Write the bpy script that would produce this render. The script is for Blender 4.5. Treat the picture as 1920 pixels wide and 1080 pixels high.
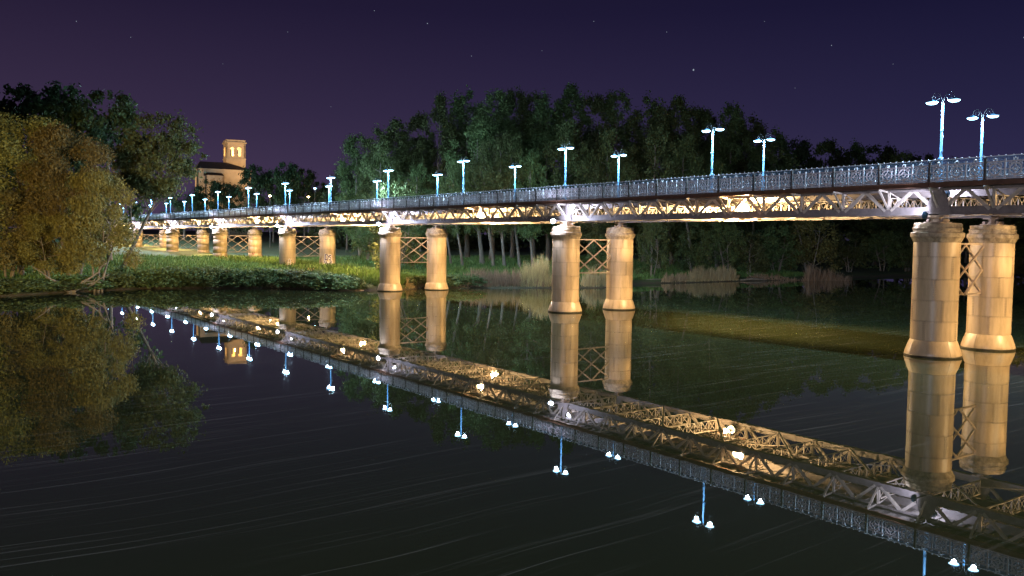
import bpy, math, random
import numpy as np
from mathutils import Vector, Matrix
for o in list(bpy.data.objects): bpy.data.objects.remove(o)
S = bpy.context.scene
COL = S.collection
PI = math.pi
# ------------------------------------------------------------------ camera
# world: X runs across the river bridge (away from the photographer), Y along it towards the far bank, Z up, water at z = 0
TH = 0.62401; PITCH = 0.05675; ROLL = 0.01207
CX, CY, CZ = -43.397, -22.959, 5.747
camd = bpy.data.cameras.new('camera'); cam = bpy.data.objects.new('camera', camd); COL.objects.link(cam)
camd.sensor_width = 36; camd.lens = 36 * 1602.84 / 1920; camd.clip_start = .5; camd.clip_end = 9000
cam.matrix_world = Matrix.Translation((CX, CY, CZ)) @ Matrix.Rotation(-TH, 4, 'Z') @ Matrix.Rotation(PI/2 - PITCH, 4, 'X') @ Matrix.Rotation(ROLL, 4, 'Z')
S.camera = cam
S.view_settings.view_transform = 'Standard'; S.view_settings.look = 'None'
S.view_settings.exposure = 0; S.view_settings.gamma = 1; S.view_settings.use_curve_mapping = False
S.render.engine = 'CYCLES'
S.cycles.use_denoising = True
S.cycles.max_bounces = 5; S.cycles.diffuse_bounces = 2; S.cycles.glossy_bounces = 3; S.cycles.transparent_max_bounces = 6
S.cycles.sample_clamp_indirect = 4; S.cycles.caustics_reflective = False; S.cycles.caustics_refractive = False
# ------------------------------------------------------------------ night sky
W = bpy.data.worlds.new('World'); S.world = W; W.use_nodes = True
nt = W.node_tree; nt.nodes.clear()
def N(nt, t, **k):
    n = nt.nodes.new(t)
    for a, b in k.items(): setattr(n, a, b)
    return n
tc = N(nt, 'ShaderNodeTexCoord'); sx = N(nt, 'ShaderNodeSeparateXYZ'); nt.links.new(tc.outputs['Generated'], sx.inputs[0])
rp = N(nt, 'ShaderNodeValToRGB'); nt.links.new(sx.outputs['Z'], rp.inputs[0])
e = rp.color_ramp.elements
e[0].position = 0.0; e[0].color = (.068, .044, .086, 1)
e[1].position = .75; e[1].color = (.006, .005, .016, 1)
for p_, c_ in ((.06, (.056, .036, .077, 1)), (.14, (.036, .024, .058, 1)), (.25, (.017, .0115, .035, 1)), (.38, (.008, .006, .017, 1))):
    k = e.new(p_); k.color = c_
# town glow towards the left bank (-X, +Y), darker and bluer to the right
dt = N(nt, 'ShaderNodeVectorMath', operation='DOT_PRODUCT'); nt.links.new(tc.outputs['Generated'], dt.inputs[0]); dt.inputs[1].default_value = (-.81, .58, 0)
mr = N(nt, 'ShaderNodeMapRange'); nt.links.new(dt.outputs['Value'], mr.inputs[0]); mr.inputs[1].default_value = -.55; mr.inputs[2].default_value = .55
mx = N(nt, 'ShaderNodeMix', data_type='RGBA', blend_type='MULTIPLY'); mx.inputs[0].default_value = 1
tint = N(nt, 'ShaderNodeMix', data_type='RGBA'); tint.inputs[6].default_value = (.50, .68, .95, 1); tint.inputs[7].default_value = (1.03, 1, 1, 1)
nt.links.new(mr.outputs[0], tint.inputs[0]); nt.links.new(rp.outputs[0], mx.inputs[6]); nt.links.new(tint.outputs[2], mx.inputs[7])
bg = N(nt, 'ShaderNodeBackground'); bg.inputs[1].default_value = 1.0
nt.links.new(mx.outputs[2], bg.inputs[0]); wo = N(nt, 'ShaderNodeOutputWorld'); nt.links.new(bg.outputs[0], wo.inputs[0])
# lamp strengths (watts)
HAZE = 0
P_DECK, P_SODIUM, P_LED, P_MAST, P_CHURCH = 3400, 15500, 1100, 430000, 5200
C_DECK, C_SODIUM, C_LED = (.46, .74, 1.0), (1.0, .645, .29), (.70, .73, 1.0)

# ------------------------------------------------------------------ helpers
rnd = random.Random(7); nr = np.random.default_rng(7)
def mesh_np(name, co, faces, mat, smooth=False):
    """co (n,3); faces a list of index lists or an (m,k) array"""
    me = bpy.data.meshes.new(name)
    co = np.asarray(co, dtype=np.float32)
    if isinstance(faces, np.ndarray):
        k = faces.shape[1]; nf = len(faces)
        me.vertices.add(len(co)); me.vertices.foreach_set('co', co.ravel())
        me.loops.add(nf*k); me.loops.foreach_set('vertex_index', faces.astype(np.int32).ravel())
        me.polygons.add(nf); me.polygons.foreach_set('loop_start', np.arange(nf, dtype=np.int32)*k)
        me.update(calc_edges=True)
    else:
        me.from_pydata([tuple(c) for c in co], [], faces); me.update()
    if mat: me.materials.append(mat)
    if smooth:
        me.polygons.foreach_set('use_smooth', np.ones(len(me.polygons), dtype=bool))
    return me
class MB:
    def __init__(s): s.v = []; s.f = []
    def add(s, vs, fs):
        b = len(s.v); s.v += [tuple(x) for x in vs]; s.f += [[i+b for i in q] for q in fs]
    def box(s, a, b):
        x0,y0,z0 = a; x1,y1,z1 = b
        s.add([(x0,y0,z0),(x1,y0,z0),(x1,y1,z0),(x0,y1,z0),(x0,y0,z1),(x1,y0,z1),(x1,y1,z1),(x0,y1,z1)],
              [(0,3,2,1),(4,5,6,7),(0,1,5,4),(1,2,6,5),(2,3,7,6),(3,0,4,7)])
    def bar(s, p, q, w, h, up=(0,0,1)):
        p = Vector(p); q = Vector(q); d = (q-p).normalized(); up = Vector(up)
        a = d.cross(up)
        if a.length < 1e-4: a = d.cross(Vector((1,0,0)))
        a.normalize(); b = a.cross(d).normalized(); a *= w/2; b *= h/2
        vs = [p-a-b, p+a-b, p+a+b, p-a+b, q-a-b, q+a-b, q+a+b, q-a+b]
        s.add(vs, [(0,3,2,1),(4,5,6,7),(0,1,5,4),(1,2,6,5),(2,3,7,6),(3,0,4,7)])
    def tube(s, pts, rs, n=8, cap=True):
        pts = [Vector(p) for p in pts]; b = len(s.v); a = None
        for i, p in enumerate(pts):
            d = (pts[min(i+1, len(pts)-1)] - pts[max(i-1, 0)]).normalized()
            if a is None:
                a = d.cross(Vector((0,0,1)))
                if a.length < 1e-3: a = Vector((1,0,0))
            a = (a - d*a.dot(d)).normalized(); c = d.cross(a)
            r = rs[i] if hasattr(rs, '__len__') else rs
            for k in range(n):
                t = 2*PI*k/n; s.v.append(tuple(p + a*(r*math.cos(t)) + c*(r*math.sin(t))))
        for i in range(len(pts)-1):
            for k in range(n):
                s.f.append([b+i*n+k, b+i*n+(k+1)%n, b+(i+1)*n+(k+1)%n, b+(i+1)*n+k])
        if cap:
            s.f.append([b+k for k in range(n)][::-1]); s.f.append([b+(len(pts)-1)*n+k for k in range(n)])
    def lathe(s, prof, n=32, c=(0,0,0), cap=True):
        b = len(s.v)
        for r, z in prof:
            for k in range(n):
                t = 2*PI*k/n; s.v.append((c[0]+r*math.cos(t), c[1]+r*math.sin(t), c[2]+z))
        for i in range(len(prof)-1):
            for k in range(n):
                s.f.append([b+i*n+k, b+i*n+(k+1)%n, b+(i+1)*n+(k+1)%n, b+(i+1)*n+k])
        if cap:
            s.f.append([b+k for k in range(n)][::-1]); s.f.append([b+(len(prof)-1)*n+k for k in range(n)])
    def ring(s, c, r, tr, axis='X', n=12, m=4):
        b = len(s.v)
        for i in range(n):
            t = 2*PI*i/n
            for j in range(m):
                q = 2*PI*j/m; R = r + tr*math.cos(q); h = tr*math.sin(q)
                s.v.append((c[0]+h, c[1]+R*math.cos(t), c[2]+R*math.sin(t)))
        for i in range(n):
            for j in range(m):
                s.f.append([b+i*m+j, b+i*m+(j+1)%m, b+((i+1)%n)*m+(j+1)%m, b+((i+1)%n)*m+j])
    def mesh(s, name, mat, smooth=False):
        return mesh_np(name, s.v, s.f, mat, smooth)
def flag(o, label=None, cat=None, group=None, kind=None):
    for k, v in (('label', label), ('category', cat), ('group', group), ('kind', kind)):
        if v: o[k] = v
    return o
def link(name, data, parent=None, loc=(0,0,0), kind=None):
    o = bpy.data.objects.new(name, data); COL.objects.link(o)
    o.location = loc
    if parent is not None: o.parent = parent
    if kind: o['kind'] = kind
    return o
def empty(name, loc, label, cat, group=None, rz=0):
    o = link(name, None, None, loc); o.empty_display_size = .3; o.rotation_euler = (0,0,rz)
    return flag(o, label, cat, group)
def copy_tree(o, parent=None):
    c = o.copy(); COL.objects.link(c)
    if parent is not None: c.parent = parent
    for ch in list(o.children): copy_tree(ch, c)
    return c
def lamp(name, kind, loc, power, color, size, parent=None, aim=None, spot=None, blend=.3):
    d = bpy.data.lights.new(name, kind); d.energy = power; d.color = color
    d.shadow_soft_size = size
    if spot: d.spot_size = math.radians(spot); d.spot_blend = blend
    o = link(name, d, parent, loc)
    if aim is not None: o.rotation_euler = (Vector(aim)-Vector(loc)).to_track_quat('-Z', 'Y').to_euler()
    return o
c_, s_ = math.cos(TH), math.sin(TH)
def ground_at(X, Y):
    """camera-relative distances (X to the right, Y ahead, metres) -> world x, y"""
    return X*c_ + Y*s_ + CX, -X*s_ + Y*c_ + CY
def at(px, Y):
    return ground_at((px-960)/1602.84*Y, Y)
def height_at(py, px, Y):
    yy = (py-540) - (px-960)*ROLL
    f = 1602.84; cp, sp = math.cos(PITCH), math.sin(PITCH)
    zf, yu = 1.0, -yy/f
    return CZ + Y*(-sp*zf + cp*yu)/(cp*zf + sp*yu)

# ------------------------------------------------------------------ materials
def mat(name, base, rough=.6, var=.0, scale=4., metal=0., var2=None, bump=0., spec=.5, coord='Object', stretch=(1,1,1), island=0.):
    m = bpy.data.materials.new(name); m.use_nodes = True; nt = m.node_tree; b = nt.nodes['Principled BSDF']
    b.inputs['Base Color'].default_value = (*base, 1); b.inputs['Roughness'].default_value = rough; b.inputs['Metallic'].default_value = metal
    b.inputs['Specular IOR Level'].default_value = spec
    tcn = N(nt, 'ShaderNodeTexCoord'); mp = N(nt, 'ShaderNodeMapping'); mp.inputs['Scale'].default_value = stretch
    if coord == 'World':
        g = N(nt, 'ShaderNodeNewGeometry'); nt.links.new(g.outputs['Position'], mp.inputs[0])
    else: nt.links.new(tcn.outputs[coord], mp.inputs[0])
    nz = N(nt, 'ShaderNodeTexNoise'); nz.inputs['Scale'].default_value = scale; nz.inputs['Detail'].default_value = 5; nz.inputs['Roughness'].default_value = .65
    nt.links.new(mp.outputs[0], nz.inputs[0])
    if var or var2:
        r = N(nt, 'ShaderNodeValToRGB'); r.color_ramp.elements[0].position = .32; r.color_ramp.elements[1].position = .68
        lo = var2 if var2 else tuple(x*(1-var) for x in base)
        hi = tuple(min(1, x*(1+var)) for x in base)
        r.color_ramp.elements[0].color = (*lo, 1); r.color_ramp.elements[1].color = (*hi, 1)
        nt.links.new(nz.outputs[0], r.inputs[0]); src = r.outputs[0]
        if island:
            gi = N(nt, 'ShaderNodeNewGeometry'); mr = N(nt, 'ShaderNodeMapRange'); mr.inputs[3].default_value = 1-island; mr.inputs[4].default_value = 1+island
            nt.links.new(gi.outputs['Random Per Island'], mr.inputs[0])
            mm = N(nt, 'ShaderNodeVectorMath', operation='SCALE'); nt.links.new(src, mm.inputs[0]); nt.links.new(mr.outputs[0], mm.inputs['Scale']); src = mm.outputs[0]
        nt.links.new(src, b.inputs['Base Color'])
    if bump:
        bp = N(nt, 'ShaderNodeBump'); bp.inputs['Strength'].default_value = bump; bp.inputs['Distance'].default_value = .02
        nt.links.new(nz.outputs[0], bp.inputs['Height']); nt.links.new(bp.outputs[0], b.inputs['Normal'])
    return m
def glow(name, color, strength):
    m = bpy.data.materials.new(name); m.use_nodes = True; nt = m.node_tree; nt.nodes.clear()
    e = N(nt, 'ShaderNodeEmission'); e.inputs[0].default_value = (*color, 1); e.inputs[1].default_value = strength
    o = N(nt, 'ShaderNodeOutputMaterial'); nt.links.new(e.outputs[0], o.inputs[0])
    try: m.cycles.emission_sampling = 'NONE'
    except Exception: pass
    return m
def leafmat(name, base, var=.35, trans=.25):
    m = bpy.data.materials.new(name); m.use_nodes = True; nt = m.node_tree; b = nt.nodes['Principled BSDF']
    b.inputs['Roughness'].default_value = .65; b.inputs['Specular IOR Level'].default_value = .25
    gi = N(nt, 'ShaderNodeNewGeometry'); oi = N(nt, 'ShaderNodeObjectInfo')
    hs = N(nt, 'ShaderNodeHueSaturation'); hs.inputs['Color'].default_value = (*base, 1)
    m1 = N(nt, 'ShaderNodeMapRange'); m1.inputs[3].default_value = 1-var; m1.inputs[4].default_value = 1+var; nt.links.new(gi.outputs['Random Per Island'], m1.inputs[0])
    m2 = N(nt, 'ShaderNodeMapRange'); m2.inputs[3].default_value = .465; m2.inputs[4].default_value = .53; nt.links.new(oi.outputs['Random'], m2.inputs[0])
    m3 = N(nt, 'ShaderNodeMapRange'); m3.inputs[3].default_value = .68; m3.inputs[4].default_value = 1.3; nt.links.new(oi.outputs['Random'], m3.inputs[0])
    mv = N(nt, 'ShaderNodeMath', operation='MULTIPLY'); nt.links.new(m1.outputs[0], mv.inputs[0]); nt.links.new(m3.outputs[0], mv.inputs[1])
    nt.links.new(mv.outputs[0], hs.inputs['Value']); nt.links.new(m2.outputs[0], hs.inputs['Hue'])
    nt.links.new(hs.outputs[0], b.inputs['Base Color'])
    tr = N(nt, 'ShaderNodeBsdfTranslucent'); nt.links.new(hs.outputs[0], tr.inputs[0])
    ms = N(nt, 'ShaderNodeMixShader'); ms.inputs[0].default_value = trans
    nt.links.new(b.outputs[0], ms.inputs[1]); nt.links.new(tr.outputs[0], ms.inputs[2]); nt.links.new(ms.outputs[0], nt.nodes['Material Output'].inputs[0])
    return m
M = {}
M['iron'] = mat('painted_iron', (.205,.18,.17), .45, .22, 3., spec=.5, coord='World')
M['lattice'] = mat('lit_lattice_iron', (.46,.41,.35), .45, .15, 3., coord='World')  # truss iron made lighter in colour, standing in for lamp light on it
M['joist'] = mat('joist_iron', (.15,.13,.12), .55, .2, 3., coord='World')
M['iron_dark'] = mat('dark_iron', (.075,.062,.055), .5, .3, 3., coord='World')
M['fascia'] = mat('rust_brown_fascia', (.12,.062,.038), .5, .35, 2.2, coord='World')
M['rail'] = mat('rail_iron', (.62,.57,.58), .42, .15, 6., coord='World')
M['deck'] = mat('deck_boards', (.30,.27,.24), .7, .25, 5., coord='World')
M['cream'] = mat('cream_painted_plate', (.57,.445,.28), .36, .08, 1.5, coord='World', stretch=(1.6,1.6,.3), spec=.5, var2=(.37,.27,.155))
M['algae'] = mat('wet_algae', (.045,.04,.02), .5, .4, 6., coord='World')
M['cream'].node_tree.nodes['Color Ramp'].color_ramp.elements[0].position = .22; M['cream'].node_tree.nodes['Color Ramp'].color_ramp.elements[1].position = .58
M['cream_core'] = mat('cream_seam', (.20,.15,.09), .6, .2, 3., coord='World')
M['capstone'] = mat('stained_cap', (.46,.38,.26), .7, .2, 3.5, coord='World', var2=(.20,.155,.10), bump=.3)
M['brace'] = mat('brace_paint', (.42,.33,.25), .5, .15, 3., coord='World')
M['rivet'] = mat('rivet_paint', (.33,.25,.16), .45)
M['lamp_iron'] = mat('lamp_paint', (.055,.14,.24), .35, .1, 6.)
M['bulb'] = glow('lamp_bowl_glow', (.42,.78,1.0), 12)
M['sodium'] = glow('sodium_glow', (1.0,.72,.32), 40)
M['led'] = glow('led_glow', (.86,.90,1.0), 40)
M['black'] = mat('black_housing', (.03,.03,.032), .5)
M['bark'] = mat('bark', (.17,.135,.105), .85, .3, 2.5, bump=.6, coord='Object', stretch=(3,3,.6))
M['bark_pale'] = mat('pale_bark', (.19,.155,.12), .85, .3, 2.5, bump=.6, coord='Object', stretch=(3,3,.6))
M['leaf_poplar'] = leafmat('poplar_leaves', (.10,.128,.045))
M['leaf_dark'] = leafmat('dark_leaves', (.05,.075,.03))
M['leaf_willow'] = leafmat('willow_leaves', (.215,.195,.06), .35)
M['leaf_bush'] = leafmat('bramble_leaves', (.12,.17,.065))
M['leaf_yellow'] = leafmat('yellow_green_leaves', (.15,.14,.045))
M['grass'] = leafmat('grass_blades', (.105,.165,.045), .35, .2)
M['reed'] = leafmat('dry_reeds', (.42,.32,.18), .3, .2)
M['stone'] = mat('church_stone', (.42,.32,.21), .85, .15, .5, coord='World', bump=.2)
M['roof'] = mat('church_roof', (.07,.05,.045), .8, .3, 3.)
M['masonry'] = mat('abutment_stone', (.34,.27,.18), .85, .25, .8, coord='World', bump=.3)
M['sand'] = mat('sandy_path', (.36,.26,.17), .9, .25, 1.5, coord='World', bump=.4)
M['log'] = mat('dead_wood', (.24,.19,.14), .85, .3, 3., bump=.5)
M['white'] = mat('white_spray', (.80,.78,.82), .6)
M['purple'] = mat('purple_spray', (.09,.055,.12), .6)
M['redspray'] = mat('red_spray', (.30,.09,.07), .6)
M['yellowspray'] = mat('yellow_spray', (.50,.38,.06), .6)
M['star'] = glow('star_glow', (.7,.82,1.0), .45)
M['window_glow'] = glow('belfry_glow', (1.0,.68,.25), 1.5)
# wire mesh screen behind the railing: a fine grey mesh, partly see-through
ms_ = bpy.data.materials.new('wire_screen'); ms_.use_nodes = True; _n = ms_.node_tree; _b = _n.nodes['Principled BSDF']
_b.inputs['Base Color'].default_value = (.06,.065,.085,1); _b.inputs['Roughness'].default_value = .5
_t = N(_n, 'ShaderNodeBsdfTransparent'); _m = N(_n, 'ShaderNodeMixShader'); _m.inputs[0].default_value = .70
_l = N(_n, 'ShaderNodeBsdfTranslucent'); _l.inputs[0].default_value = (.06,.075,.11,1); _m2 = N(_n, 'ShaderNodeMixShader'); _m2.inputs[0].default_value = .5
_n.links.new(_b.outputs[0], _m2.inputs[1]); _n.links.new(_l.outputs[0], _m2.inputs[2])
_n.links.new(_m2.outputs[0], _m.inputs[1]); _n.links.new(_t.outputs[0], _m.inputs[2]); _n.links.new(_m.outputs[0], _n.nodes['Material Output'].inputs[0])
M['screen'] = ms_
# ground: grass, bare earth by the water
def ground_material():
    m = bpy.data.materials.new('bank_ground'); m.use_nodes = True; nt = m.node_tree; b = nt.nodes['Principled BSDF']; b.inputs['Roughness'].default_value = .95
    g = N(nt, 'ShaderNodeNewGeometry'); sp = N(nt, 'ShaderNodeSeparateXYZ'); nt.links.new(g.outputs['Position'], sp.inputs[0])
    nz = N(nt, 'ShaderNodeTexNoise'); nz.inputs['Scale'].default_value = .22; nz.inputs['Detail'].default_value = 6; nt.links.new(g.outputs['Position'], nz.inputs[0])
    gr = N(nt, 'ShaderNodeValToRGB'); gr.color_ramp.elements[0].position = .35; gr.color_ramp.elements[1].position = .7
    gr.color_ramp.elements[0].color = (.045,.075,.022,1); gr.color_ramp.elements[1].color = (.085,.115,.035,1); nt.links.new(nz.outputs[0], gr.inputs[0])
    n2 = N(nt, 'ShaderNodeTexNoise'); n2.inputs['Scale'].default_value = 1.3; nt.links.new(g.outputs['Position'], n2.inputs[0])
    ad = N(nt, 'ShaderNodeMath', operation='MULTIPLY_ADD'); nt.links.new(n2.outputs[0], ad.inputs[0]); ad.inputs[1].default_value = .5; nt.links.new(sp.outputs['Z'], ad.inputs[2])
    mr = N(nt, 'ShaderNodeMapRange'); nt.links.new(ad.outputs[0], mr.inputs[0]); mr.inputs[1].default_value = .28; mr.inputs[2].default_value = .62
    mx = N(nt, 'ShaderNodeMix', data_type='RGBA'); nt.links.new(mr.outputs[0], mx.inputs[0]); mx.inputs[6].default_value = (.085,.065,.042,1); nt.links.new(gr.outputs[0], mx.inputs[7])
    nt.links.new(mx.outputs[2], b.inputs['Base Color'])
    return m
M['ground'] = ground_material()
# river: murky body under a glossy surface, drifting foam threads along the current
def water_material():
    m = bpy.data.materials.new('river_water'); m.use_nodes = True; nt = m.node_tree; b = nt.nodes['Principled BSDF']
    b.inputs['IOR'].default_value = 1.65
    g = N(nt, 'ShaderNodeNewGeometry')
    # slow swirl of the coordinates
    w1 = N(nt, 'ShaderNodeTexNoise'); w1.inputs['Scale'].default_value = .07; w1.inputs['Detail'].default_value = 2; nt.links.new(g.outputs['Position'], w1.inputs[0])
    sub = N(nt, 'ShaderNodeVectorMath', operation='SUBTRACT'); nt.links.new(w1.outputs['Color'], sub.inputs[0]); sub.inputs[1].default_value = (.5,.5,.5)
    sc = N(nt, 'ShaderNodeVectorMath', operation='SCALE'); nt.links.new(sub.outputs[0], sc.inputs[0]); sc.inputs['Scale'].default_value = 2.2
    ad = N(nt, 'ShaderNodeVectorMath', operation='ADD'); nt.links.new(g.outputs['Position'], ad.inputs[0]); nt.links.new(sc.outputs[0], ad.inputs[1])
    mp = N(nt, 'ShaderNodeMapping'); mp.inputs['Rotation'].default_value = (0,0,-.18); mp.inputs['Scale'].default_value = (.085, 8.5, 1); nt.links.new(ad.outputs[0], mp.inputs[0])
    st = N(nt, 'ShaderNodeTexNoise'); st.inputs['Scale'].default_value = 1.; st.inputs['Detail'].default_value = 3; st.inputs['Roughness'].default_value = .6; nt.links.new(mp.outputs[0], st.inputs[0])
    r = N(nt, 'ShaderNodeMapRange'); nt.links.new(st.outputs[0], r.inputs[0]); r.inputs[1].default_value = .575; r.inputs[2].default_value = .72; r.inputs[4].default_value = .30
    pt = N(nt, 'ShaderNodeTexNoise'); pt.inputs['Scale'].default_value = .05; pt.inputs['Detail'].default_value = 3; nt.links.new(g.outputs['Position'], pt.inputs[0])
    pr = N(nt, 'ShaderNodeMapRange'); nt.links.new(pt.outputs[0], pr.inputs[0]); pr.inputs[1].default_value = .38; pr.inputs[2].default_value = .62; pr.inputs[3].default_value = .25
    ml = N(nt, 'ShaderNodeMath', operation='MULTIPLY'); nt.links.new(r.outputs[0], ml.inputs[0]); nt.links.new(pr.outputs[0], ml.inputs[1])
    mx = N(nt, 'ShaderNodeMix', data_type='RGBA'); nt.links.new(ml.outputs[0], mx.inputs[0])
    mx.inputs[6].default_value = (.030,.038,.016,1); mx.inputs[7].default_value = (.60,.60,.58,1)
    nt.links.new(mx.outputs[2], b.inputs['Base Color'])
    rr = N(nt, 'ShaderNodeMapRange'); nt.links.new(pt.outputs[0], rr.inputs[0]); rr.inputs[1].default_value = .3; rr.inputs[2].default_value = .7; rr.inputs[3].default_value = .003; rr.inputs[4].default_value = .014
    nt.links.new(rr.outputs[0], b.inputs['Roughness'])
    m2 = N(nt, 'ShaderNodeMapping'); m2.inputs['Rotation'].default_value = (0,0,-.18); m2.inputs['Scale'].default_value = (.35,1.5,1); nt.links.new(ad.outputs[0], m2.inputs[0])
    wv = N(nt, 'ShaderNodeTexNoise'); wv.inputs['Scale'].default_value = 1.; wv.inputs['Detail'].default_value = 2; nt.links.new(m2.outputs[0], wv.inputs[0])
    bp = N(nt, 'ShaderNodeBump'); bp.inputs['Strength'].default_value = .2; bp.inputs['Distance'].default_value = .003
    nt.links.new(wv.outputs[0], bp.inputs['Height']); nt.links.new(bp.outputs[0], b.inputs['Normal'])
    return m
M['water'] = water_material()

# ------------------------------------------------------------------ ground and water
BX = [-2000,-120,-45,-35,-30,-22,-15,-9,-4,1,5.4,10,18,26,38,47,59,70,89,106,133,300,2500]
BY = [  70,  67, 66,67.5,71,74.5,72,69,62.5,60.5,62.6,61.6,58,54.6,60,59.4,59.5,58.5,61,61.6,57,60,70]
def bank_y(x): return np.interp(x, BX, BY)
def smooth_noise(x, y, s, seed=0):
    return (np.sin(x*s*1.3+seed)+np.sin(y*s*1.7+seed*2.1)+np.sin((x+y)*s*.9+seed*.7)+np.sin((x-1.4*y)*s*.6+seed*1.3))/4
def ground_z(x, y):
    x = np.asarray(x, float); y = np.asarray(y, float)
    d = y - bank_y(x)
    z = np.interp(d, [-14,-4,0,.7,3,12,26,50,90,140,200,300,500,3000], [-2.5,-1.0,-.02,.42,.75,1.15,1.6,1.95,2.5,3.4,5.5,8,9,9])
    hump = np.clip(d-2, 0, 12)/12
    z = z + smooth_noise(x,y,.25,1)*.16*hump + smooth_noise(x,y,.05,3)*.25*np.clip(d/60,0,1)
    path = np.exp(-((x+3.2)/2.2)**2)*np.clip(1-d/16,0,1)*np.clip(d,0,1)      # trodden path down to the water
    near = np.clip((-30 - y)/6, 0, 1)                                            # the near bank behind the camera
    return np.where(y < 0, -2.5 + 5.2*near, z*(1-.35*path))
def grid(name, xs, ys, zf, m):
    X, Y = np.meshgrid(xs, ys); Z = zf(X, Y); nx, ny = len(xs), len(ys)
    co = np.stack([X.ravel(), Y.ravel(), Z.ravel()], 1)
    i = np.arange(nx*ny).reshape(ny, nx)
    f = np.stack([i[:-1,:-1].ravel(), i[:-1,1:].ravel(), i[1:,1:].ravel(), i[1:,:-1].ravel()], 1)
    me = mesh_np(name, co, f, m, True); return link(name, me, kind='structure')
xs = np.unique(np.concatenate([np.linspace(-3000,-160,14), np.linspace(-160,-60,34), np.linspace(-60,70,200), np.linspace(70,200,70), np.linspace(200,3000,20)]))
ys = np.unique(np.concatenate([np.linspace(-900,-60,6), np.linspace(-60,-20,12), np.linspace(-20,44,6), np.linspace(44,80,110), np.linspace(80,130,60), np.linspace(130,300,40), np.linspace(300,3500,20)]))
grid('riverbank', xs, ys, ground_z, M['ground'])
wm = MB(); wm.add([(-3000,-900,0),(3000,-900,0),(3000,90,0),(-3000,90,0)], [(0,1,2,3)])
link('river', wm.mesh('river', M['water']), kind='structure')
# sandy path at the foot of the bridge
pv = []; pf = []
pth = [(-3.6,61.6,1.5),(-3.4,63.0,1.7),(-3.1,65.5,1.25),(-2.5,68.5,.95),(-1.6,72,.8),(-.6,77,.7),(.8,84,.6)]
for i,(x,y,w) in enumerate(pth):
    for k in range(5):
        xx = x + w*(k-2)/2*(1+.15*math.sin(i*2.3+k)); pv.append((xx, y, float(ground_z(xx,y))+.03+.02*(k%2)))
for i in range(len(pth)-1):
    for k in range(4): pf.append([i*5+k, i*5+k+1, (i+1)*5+k+1, (i+1)*5+k])
link('sandy_path', mesh_np('sandy_path', pv, pf, M['sand'], True), kind='structure')

# ------------------------------------------------------------------ bridge
WD = 5.85; PAN = 30/11; OV = 1.0
BR = empty('iron_bridge', (WD/2, 0, 7.2), 'long iron truss bridge with ornate railing crossing the river on pillars', 'bridge')
BRL = Vector(BR.location)
def bpart(name, data, loc, kind=None): return link(name, data, BR, Vector(loc)-BRL, kind)
K0, K1 = -9, 82          # panel range along the bridge
KP = 40                  # panels beyond this one are too small to pick apart and are joined
Y0, Y1 = K0*PAN, K1*PAN
def bake(mb, src, off):
    ox,oy,oz = off; mb.add([(x+ox,y+oy,z+oz) for x,y,z in src.v], src.f)
def run(name, src, m, stations, near=lambda k: k < KP, smooth=False):
    me = src.mesh(name, m, smooth); far = MB(); first = None
    for k, loc in stations:
        if near(k): o = bpart(name, me, loc)
        else: bake(far, src, loc)
    if far.v: bpart('far_'+name, far.mesh('far_'+name, m, smooth), (0,0,0), 'stuff')
ZB0, ZB1 = 7.256, 7.66   # lower chord web
ZT = 8.56                # underside of top chord
# lower and upper chords, one piece per span
for x in (0, WD):
    sgn = -1 if x == 0 else 1
    lc = MB()
    lc.box((-.02,0,ZB0+.03), (.02,29.96,ZB1)); lc.box((-.19,0,ZB0), (.19,29.96,ZB0+.03))
    lc.box((sgn*.021,0,ZB0+.033), (sgn*.13,29.96,ZB0+.07)); lc.box((-.07,0,ZB1), (.07,29.96,ZB1+.02))
    lme = lc.mesh('lower_chord', M['iron'])
    tcd = MB(); tcd.box((-.15,0,ZT), (.15,29.96,ZT+.03)); tcd.box((-.02,0,ZT+.03),(.02,29.96,8.78))
    tcd.box((-.10,0,8.50),(-.022,29.96,ZT)); tcd.box((.022,0,8.50),(.10,29.96,ZT))
    tme = tcd.mesh('upper_chord', M['iron'])
    for i in range(-1, 8):
        y = i*30 if i >= 0 else -30
        if y + 30 > Y1 + 20: continue
        bpart('lower_chord', lme, (x, y+.02, 0)); bpart('upper_chord', tme, (x, y+.02, 0))
# verticals and diagonals of both trusses
vt = MB(); vt.bar((0,0,ZB1-.1),(0,0,ZT), .07, .16, up=(0,1,0)); vt.box((-.075,-.012,ZB1),(.075,.012,ZT))
run('truss_post', vt, M['lattice'], [(k,(x,k*PAN,0)) for x in (0,WD) for k in range(K0,K1)])
for nm, a, b in (('diagonal', (PAN*.06,ZB0+.25), (PAN*.48,ZT-.03)), ('diagonal', (PAN*.94,ZB0+.25), (PAN*.52,ZT-.03))):
    dg = MB(); dx = -.055 if a[0] < 1 else .055
    dg.bar((dx,a[0],a[1]), (dx,b[0],b[1]), .03, .17, up=(1,0,0)) if False else None
    p = Vector((0,a[0],a[1])); q = Vector((0,b[0],b[1]))
    dg.bar(p+Vector((-.06,0,0)), q+Vector((-.06,0,0)), .15, .016, up=(1,0,0)); dg.bar(p+Vector((.06,0,0)), q+Vector((.06,0,0)), .15, .016, up=(1,0,0))
    dg.bar(p, q, .02, .10, up=(1,0,0))
    run(nm, dg, M['lattice'], [(k,(x,k*PAN,0)) for x in (0,WD) for k in range(K0,K1)])
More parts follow.
